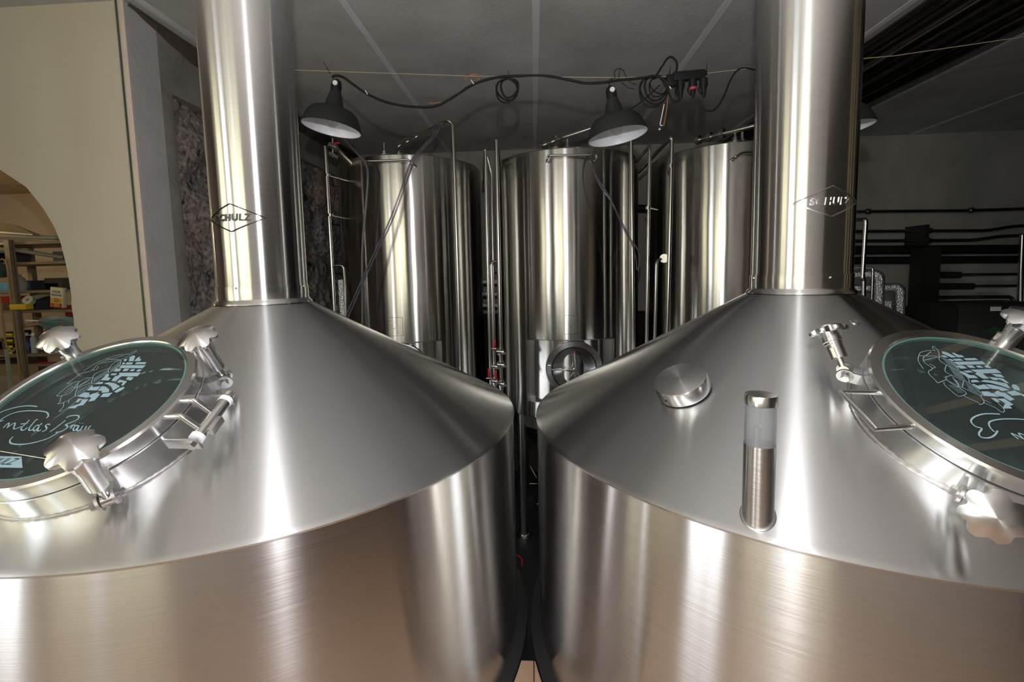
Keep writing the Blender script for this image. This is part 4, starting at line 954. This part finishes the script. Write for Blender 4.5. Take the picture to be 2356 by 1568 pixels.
# rusty wires
m = MB(); m.tube(run([(1068, 183), (1080, 174), (1094, 171), (1102, 177), (1101, 187)], .004), .0038, 8); tag(obj('wire_hook', m, M_COPPER), 'rusty hook of wire over the cord left of the cable coil', 'wire')
m = MB(); m.tube(run([(985, 236), (1005, 237), (1030, 230), (1060, 208), (1086, 194)], .003), .003, 8); tag(obj('rusty_wire', m, M_COPPER), 'rusty wire bound along the sagging cable', 'wire')
m = MB(); m.tube(run([(1541, 176), (1538, 210), (1534, 250), (1527, 290)], .004), .004, 8); tag(obj('rusty_wire', m, M_COPPER), 'orange rusty wire hanging straight down by the socket strip', 'wire')
m = MB(); m.tube(run([(1528, 240), (1522, 270), (1519, 286), (1524, 289)], .003), .003, 8); tag(obj('wire', m, M_SEAM), 'thin grey wire hanging beside the orange rusty wire', 'wire')
m = MB(); m.cyl(A(1515, 296, YL), A(1519, 298, YL), .012, 12); tag(obj('metal_ring', m, S_PIPE), 'small metal nut hanging under the orange rusty wire', 'nut')
for u, v, lab in ((1087, 189, 'white cable tie left of the cable coil'), (1541, 200, 'white cable tie on the orange rusty wire'), (843, 213, 'white cable tie on the sagging cable')):
    m = MB(); m.tube([A(u - 3, v - 5, YL - .01), A(u + 3, v + 4, YL - .01)], .003, 8); tag(obj('cable_tie', m, M_CERAM), lab, 'cable tie')
# socket strip with plugs
pa, pb = A(1548, 178, YL), A(1620, 172, YL); d = pb - pa; Lh = d.length
F = frameM(pa, (0, -1, 0), d)
t = thing('socket_strip', 'black multi-socket strip hung from the cord with three plugs', 'socket strip', F)
m = MB(); m.box((Lh / 2, .0, 0), (Lh, .052, .05), bev=.004); m.box((-.012, -.02, 0), (.06, .07, .04), bev=.004); m.cyl((Lh - .004, .01, 0), (Lh + .015, .01, 0), .014, 12); obj('strip_body', m, M_CABLE, t, F)
for q, x in enumerate((.045, .12, .185)):
    m = MB(); m.lathe([(0, .06), (.026, .06), (.024, .045), (.026, .03), (.017, .0), (.011, -.035), (.006, -.05), (0, -.05)], 20, T(x, -.085, 0) @ Matrix.Rotation(-pi / 2, 4, 'X'))
    pl = obj('plug', m, M_CABLE, t, F)
    if q == 1:
        m = MB(); m.cyl((x, -.085, 0), (x, -.07, 0), .022, 20); obj('plug_ring', m, plain('faded_red', (.45, .06, .08), .5), pl, F)
    m = MB(); m.tube(smoothpts([(x - .012, -.06, 0), (x - .035, -.085, .01), (x - .02, -.115, .01), (x + .0, -.10, 0)], 6), .004, 8); obj('plug_flap_cord', m, M_CABLE, pl, F)

# ------------------------------------------------------------------ store shelf seen through the arch
YQ = 4.05
def SQ(u, v, Y=YQ): return at(u, v, Y)
M_SHW = woodmat('shelf_wood', (.22, .17, .11), (.34, .27, .17), 'X')
M_CARD = plain('cardboard', (.42, .28, .16), .8)
t = thing('shelf_rack', 'wooden store rack with posts and boards behind the arch', 'shelf', loc=(SQ(60, 800).x, YQ + .25, PLAT))
for u0, v0, dy in ((13, 552, 0), (-70, 560, 0), (175, 552, .45), (60, 560, .55)):
    p = SQ(u0, v0, YQ + dy); m = MB(); m.box((p.x + .03, YQ + dy, (p.z + PLAT) / 2), (.05, .05, p.z - PLAT)); obj('post', m, M_SHW, t, smooth=False)
for v0 in (555, 602, 668, 714, 815, 838):
    z = SQ(60, v0, YQ).z; xl, xr = SQ(-80, v0).x, SQ(215, v0, YQ + .2).x
    m = MB(); m.box(((xl + xr) / 2, YQ + .27, z - .012), (xr - xl, .5, .024)); obj('shelf_board', m, M_SHW, t, smooth=False)
def shelf_box(name, label, cat, u0, v0, u1, v1, dep, mat, Y=YQ + .06, bev=.006, rz=0):
    a, b = SQ(u0, v0, Y), SQ(u1, v1, Y); c = ((a.x + b.x) / 2, Y + dep / 2, (a.z + b.z) / 2)
    m = MB(); m.box((0, 0, 0), (abs(b.x - a.x), dep, abs(a.z - b.z)), bev=bev); return tag(obj(name, m, mat, None, T(c) @ Matrix.Rotation(rz, 4, 'Y')), label, cat)
CB = lambda n, c, r=.5: plain(n, c, r)
shelf_box('plastic_bin', 'red plastic bin on the store shelf beside the post', 'bin', 0, 682, 22, 696, .2, CB('red_plastic', (.55, .02, .015)))
shelf_box('plastic_bin', 'blue plastic tub on the store shelf above the red bin', 'tub', -4, 650, 20, 676, .2, CB('blue_plastic', (.12, .35, .55)))
shelf_box('plastic_bin', 'yellow plastic crate on the store shelf crossing the post', 'crate', 20, 700, 60, 712, .07, CB('yellow_plastic', (.75, .5, .02)), YQ - .06)
for i, v in enumerate((764, 778, 792, 806)):
    t = thing('parts_box', 'black parts box with yellow front, %s of the stack of four' % ('topmost', 'second from top', 'third from top', 'lowest')[i], 'box', T(SQ(22, v + 3, YQ + .06)))
    p = SQ(22, v + 4, YQ + .06); m = MB(); m.box((p.x, p.y + .08, p.z), (.085, .16, .042), bev=.003); obj('box_body', m, M_CABLE, t)
    m = MB(); m.box((p.x, p.y - .004, p.z - .004), (.07, .006, .022)); obj('box_front', m, CB('yellow_front', (.75, .6, .02)), t, smooth=False)
def bottle(label, u, v0, v1, r, mat, cap):
    a, b = SQ(u, v1, YQ + .1), SQ(u, v0, YQ + .1); h = b.z - a.z
    t = thing('bottle', label, 'bottle', T(a)); m = MB(); m.lathe([(0, 0), (r, 0), (r, h * .72), (r * .5, h * .84), (r * .42, h * .9), (0, h * .9)], 24); obj('bottle_body', m, mat, t, T(a))
    m = MB(); m.lathe([(r * .5, h * .86), (r * .5, h), (0, h)], 20); obj('bottle_cap', m, cap, t, T(a)); return t, a, h
t, a, h = bottle('dark blue bottle with white cap on the lower store shelf', 66, 765, 812, .028, CB('blue_black', (.01, .015, .05), .3), M_CERAM)
m = MB(); m.lathe([(.0285, h * .3), (.0285, h * .5)], 24); obj('bottle_label', m, CB('blue_label', (.05, .12, .5)), t, T(a))
bottle('pale bottle beside the dark blue bottle', 81, 765, 812, .026, CB('pale_plastic', (.4, .4, .38)), M_CERAM)
bottle('small dark bottle at the left of the dark blue bottle', 56, 770, 812, .016, CB('olive_bottle', (.1, .1, .05), .3), M_CERAM)
shelf_box('cardboard_box', 'brown cardboard box standing under the floral parasol', 'box', 100, 748, 142, 832, .2, M_CARD)
shelf_box('carton', 'flat brown carton lying at the left of the parasol handle', 'box', 50, 742, 92, 750, .2, M_CARD, rz=-.15)
shelf_box('plastic_crate', 'dark red plastic crate half hidden by the arch edge', 'crate', 147, 702, 172, 728, .2, CB('dark_red', (.3, .02, .02)))
shelf_box('red_box', 'low red box on the bottom store shelf', 'box', 84, 832, 125, 842, .2, CB('red_low', (.35, .02, .02)))
rnd = random.Random(11)
for v0, n in ((602, 3), (668, 3), (714, 3), (815, 3), (838, 2)):
    zb = SQ(60, v0, YQ).z
    for q in range(n):
        w_, h_, x_ = rnd.uniform(.12, .22), rnd.uniform(.06, .15), SQ(rnd.uniform(-10, 165), v0, YQ + .36).x
        c_ = rnd.choice([(.10, .08, .06), (.05, .05, .055), (.16, .11, .07), (.22, .2, .17), (.03, .04, .06)])
        m = MB(); m.box((0, 0, 0), (w_, .18, h_), bev=.004); tag(obj('storage_box', m, CB('dull_box_%d_%d' % (v0, q), c_, .7), None, T(x_, YQ + .40, zb + h_ / 2 + .001)), 'dull dusty box at the back of the store shelves', 'box', 'dusty boxes at the back of the store shelves')
# printed box
a, b = SQ(113, 658, YQ), SQ(147, 710, YQ); c = (a + b) / 2; MBX = T(c.x, YQ, c.z) @ Matrix.Rotation(.12, 4, 'Y')
t = thing('printed_carton', 'white and yellow printed carton reading FOUR SEASONS 20 50', 'box', MBX)
w, h = .125, .19
m = MB(); m.box((0, .02, 0), (w, .04, h), bev=.002); obj('carton_body', m, CB('carton_white', (.75, .68, .5)), t, MBX)
for (z, hh, colr, nm) in ((-.028, .042, (.75, .45, .03), 'amber_band'), (-.074, .04, (.55, .06, .04), 'red_band')):
    m = MB(); m.box((0, -.0005, z), (w * .9, .001, hh)); obj(nm, m, CB(nm, colr), t, MBX, smooth=False)
for s, z, sz, colr in (('FOUR', .052, .03, (.12, .13, .11)), ('SEASONS', .022, .024, (.12, .13, .11)), ('20', -.028, .056, (.5, .05, .04)), ('50', -.074, .054, (.8, .5, .04))):
    tm = textmesh(s, sz, 0, 0, bold=.0009); tm.v = [Vector((p.x, -.002, p.y + z)) for p in tm.v]; obj('printed_word', tm, CB('print_' + s.lower(), colr), t, MBX, smooth=False)
# jug, rolls, parasol, ropes, can
p = SQ(46, 668, YQ + .1); m = MB(); m.lathe([(0, 0), (.05, .0), (.062, .03), (.062, .07), (.045, .115), (.02, .14), (.02, .16), (0, .16)], 32); tag(obj('jug', m, CB('dusty_white', (.5, .46, .38)), None, T(p)), 'dusty white round jug on the upper store shelf', 'jug')
p = SQ(2, 622, YQ + .02); m = MB(); m.lathe([(0, -.07), (.06, -.06), (.08, 0), (.06, .06), (0, .08)], 32); tag(obj('watering_can', m, CB('dark_green', (.02, .06, .04)), None, T(p)), 'dark green round can hanging by the store post', 'can')
for (u0, v0, u1, v1, r, lab, colr) in ((-30, 541, 150, 548, .022, 'long pale roll lying topmost on the store rack', (.5, .44, .33)), (-30, 552, 140, 560, .018, 'thinner pale roll lying below the topmost one', (.42, .36, .26)), (20, 572, 145, 592, .02, 'pale tube slanting under the top boards of the rack', (.4, .33, .24)), (42, 697, 118, 672, .026, 'cream paper roll lying slanted left of the printed carton', (.5, .43, .32))):
    m = MB(); m.tube([SQ(u0, v0, YQ + .05), SQ(u1, v1, YQ + .3)], r, 20); tag(obj('paper_roll', m, CB('roll_' + str(v0), colr)), lab, 'roll')
p = SQ(67, 691, YQ + .0); m = MB(); m.lathe([(.012, -.02), (.042, -.02), (.042, .02), (.012, .02)], 32, close=True); tag(obj('tape_roll', m, CB('tape_cream', (.55, .5, .4)), None, frameM(p, (.25, -1, .5), (1, 0, 0))), 'cream roll of tape before the paper roll', 'tape')
m = MB(); m.add([SQ(-30, 530, YQ + .1), SQ(75, 538, YQ + .1), SQ(110, 546, YQ + .4), SQ(30, 515, YQ + .45), SQ(-30, 512, YQ + .45)] + [SQ(-30, 533, YQ + .1), SQ(75, 541, YQ + .1), SQ(110, 549, YQ + .4), SQ(30, 518, YQ + .45), SQ(-30, 515, YQ + .45)], [(0, 1, 2, 3, 4), (9, 8, 7, 6, 5), (0, 5, 6, 1), (1, 6, 7, 2), (2, 7, 8, 3), (3, 8, 9, 4), (4, 9, 5, 0)]); tag(obj('foam_sheet', m, CB('foam', (.62, .56, .42)), smooth=False), 'pale foam sheet lying across the top of the store rack', 'sheet')
mt, nt, b = new_mat('floral_cloth'); tc = N(nt, 'ShaderNodeTexCoord'); vo = N(nt, 'ShaderNodeTexVoronoi'); vo.inputs['Scale'].default_value = 16; rp = N(nt, 'ShaderNodeValToRGB')
rp.color_ramp.elements[0].position = .22; rp.color_ramp.elements[0].color = (.45, .1, .05, 1); rp.color_ramp.elements[1].position = .3; rp.color_ramp.elements[1].color = (.10, .2, .22, 1)
nt.links.new(tc.outputs['Object'], vo.inputs['Vector']); nt.links.new(vo.outputs['Distance'], rp.inputs['Fac']); nt.links.new(rp.outputs[0], b.inputs['Base Color'])
t = thing('parasol', 'folded blue floral parasol with a white pole on the store shelf', 'parasol', T(SQ(120, 745, YQ - .02)))
m = MB(); A0, A1 = SQ(92, 738, YQ - .02), SQ(185, 748, YQ - .02); v = []; f = []; n = 30
for i in range(12):
    s = i / 11; c = A0.lerp(A1, s); rr = .03 + .055 * min(1, s * 2.2)
    for k in range(n):
        a = 2 * pi * k / n; q = rr * (1 + .18 * sin(5 * a + s * 2)); v.append(c + Vector((.004 * sin(3 * a), q * .6 * cos(a), q * sin(a) - .3 * rr)))
for i in range(11):
    for k in range(n): f.append((i * n + k, i * n + (k + 1) % n, (i + 1) * n + (k + 1) % n, (i + 1) * n + k))
f.append(tuple(range(n))); m.add(v, f); obj('parasol_cloth', m, mt, t)
m = MB(); m.tube([SQ(60, 737, YQ - .02), SQ(95, 738, YQ - .02)], .008, 12); obj('parasol_pole', m, M_CERAM, t)
for P, lab in (([(14, 596), (22, 660), (30, 740), (38, 800), (46, 858)], 'tan rope hanging along the store post'), ([(0, 680), (6, 740), (14, 790), (28, 808), (34, 800)], 'tan rope looped left of the store post'), ([(2, 598), (8, 596), (18, 612), (20, 640)], 'tan cord tied round the green can')):
    m = MB(); m.tube(smoothpts([SQ(u, v, YQ - .05) for u, v in P], 6), .007, 8); tag(obj('rope', m, CB('tan_rope', (.38, .26, .12), .9)), lab, 'rope')

# ------------------------------------------------------------------ light
def light(kind, name, loc, energy, col=(1, 1, 1), **k):
    d = bpy.data.lights.new(name, kind); d.energy = energy; d.color = col
    for a, b in k.items(): setattr(d, a, b)
    o = bpy.data.objects.new(name, d); link(o, None, T(loc)); return o
w = bpy.data.worlds.new('daylight'); SC.world = w; w.use_nodes = True
bg = w.node_tree.nodes['Background']; bg.inputs['Color'].default_value = (.93, .97, 1.0, 1); bg.inputs['Strength'].default_value = 6.2
def portal(M, w_, h_):
    o = light('AREA', 'daylight_portal', (0, 0, 0), 1); o.data.shape = 'RECTANGLE'; o.data.size = w_; o.data.size_y = h_
    o.data.cycles.is_portal = True; o.matrix_basis = M; WORLD[o.name] = M
cw1 = MW @ Vector(((W1[0] + W1[1]) / 2, .2, (W1[2] + W1[3]) / 2)); portal(frameM(cw1, (-1, 0, 0), (0, 1, 0)), W1[1] - W1[0], W1[3] - W1[2])
cw3 = MW @ Vector(((W3[0] + W3[1]) / 2, .2, (W3[2] + W3[3]) / 2)); portal(frameM(cw3, (-1, 0, 0), (0, 1, 0)), W3[1] - W3[0], W3[3] - W3[2])
cw2 = MS @ Vector(((W2[0] + W2[1]) / 2, .05, (W2[2] + W2[3]) / 2)); portal(frameM(cw2, (0, -1, 0), (1, 0, 0)), W2[1] - W2[0], W2[3] - W2[2])
light('POINT', 'camera_flash', (0, -.05, .38), 125, (1, .98, 1), shadow_soft_size=.03)
light('POINT', 'store_lamp', (-5.7, 3.75, .55), 9, (1, .80, .48), shadow_soft_size=.08)

# ------------------------------------------------------------------ camera
cd = bpy.data.cameras.new('camera'); cd.sensor_width = 36; cd.sensor_fit = 'HORIZONTAL'; cd.lens = FPX * 36 / 2356
cd.shift_x = 9.42 / 2356; cd.shift_y = -62.13 / 2356; cd.clip_start = .05
co = bpy.data.objects.new('camera', cd)
def yw(v): x, y = yawr(v[0], v[1]); return Vector((x, y, v[2]))
rt = yw((cos(ROLL), -sin(ROLL) * sin(PITCH), -sin(ROLL) * cos(PITCH)))
up = yw((sin(ROLL), cos(ROLL) * sin(PITCH), cos(ROLL) * cos(PITCH)))
fw = yw((0, cos(PITCH), -sin(PITCH)))
CM = Matrix((rt, up, -fw)).transposed().to_4x4(); link(co, None, CM); SC.camera = co
# lift everything so that the lower floor is at z = 0
for o in SC.objects:
    if o.parent is None: o.matrix_basis = T(0, 0, ZO) @ o.matrix_basis
SC.view_settings.view_transform = 'Standard'; SC.view_settings.look = 'None'; SC.view_settings.exposure = 0.0; SC.view_settings.gamma = 1.0
SC.cycles.use_denoising = True
SC.cycles.max_bounces = 7; SC.cycles.adaptive_threshold = .02; SC.cycles.glossy_bounces = 4; SC.cycles.diffuse_bounces = 3; SC.cycles.transparent_max_bounces = 12
SC.cycles.sample_clamp_indirect = 6.0
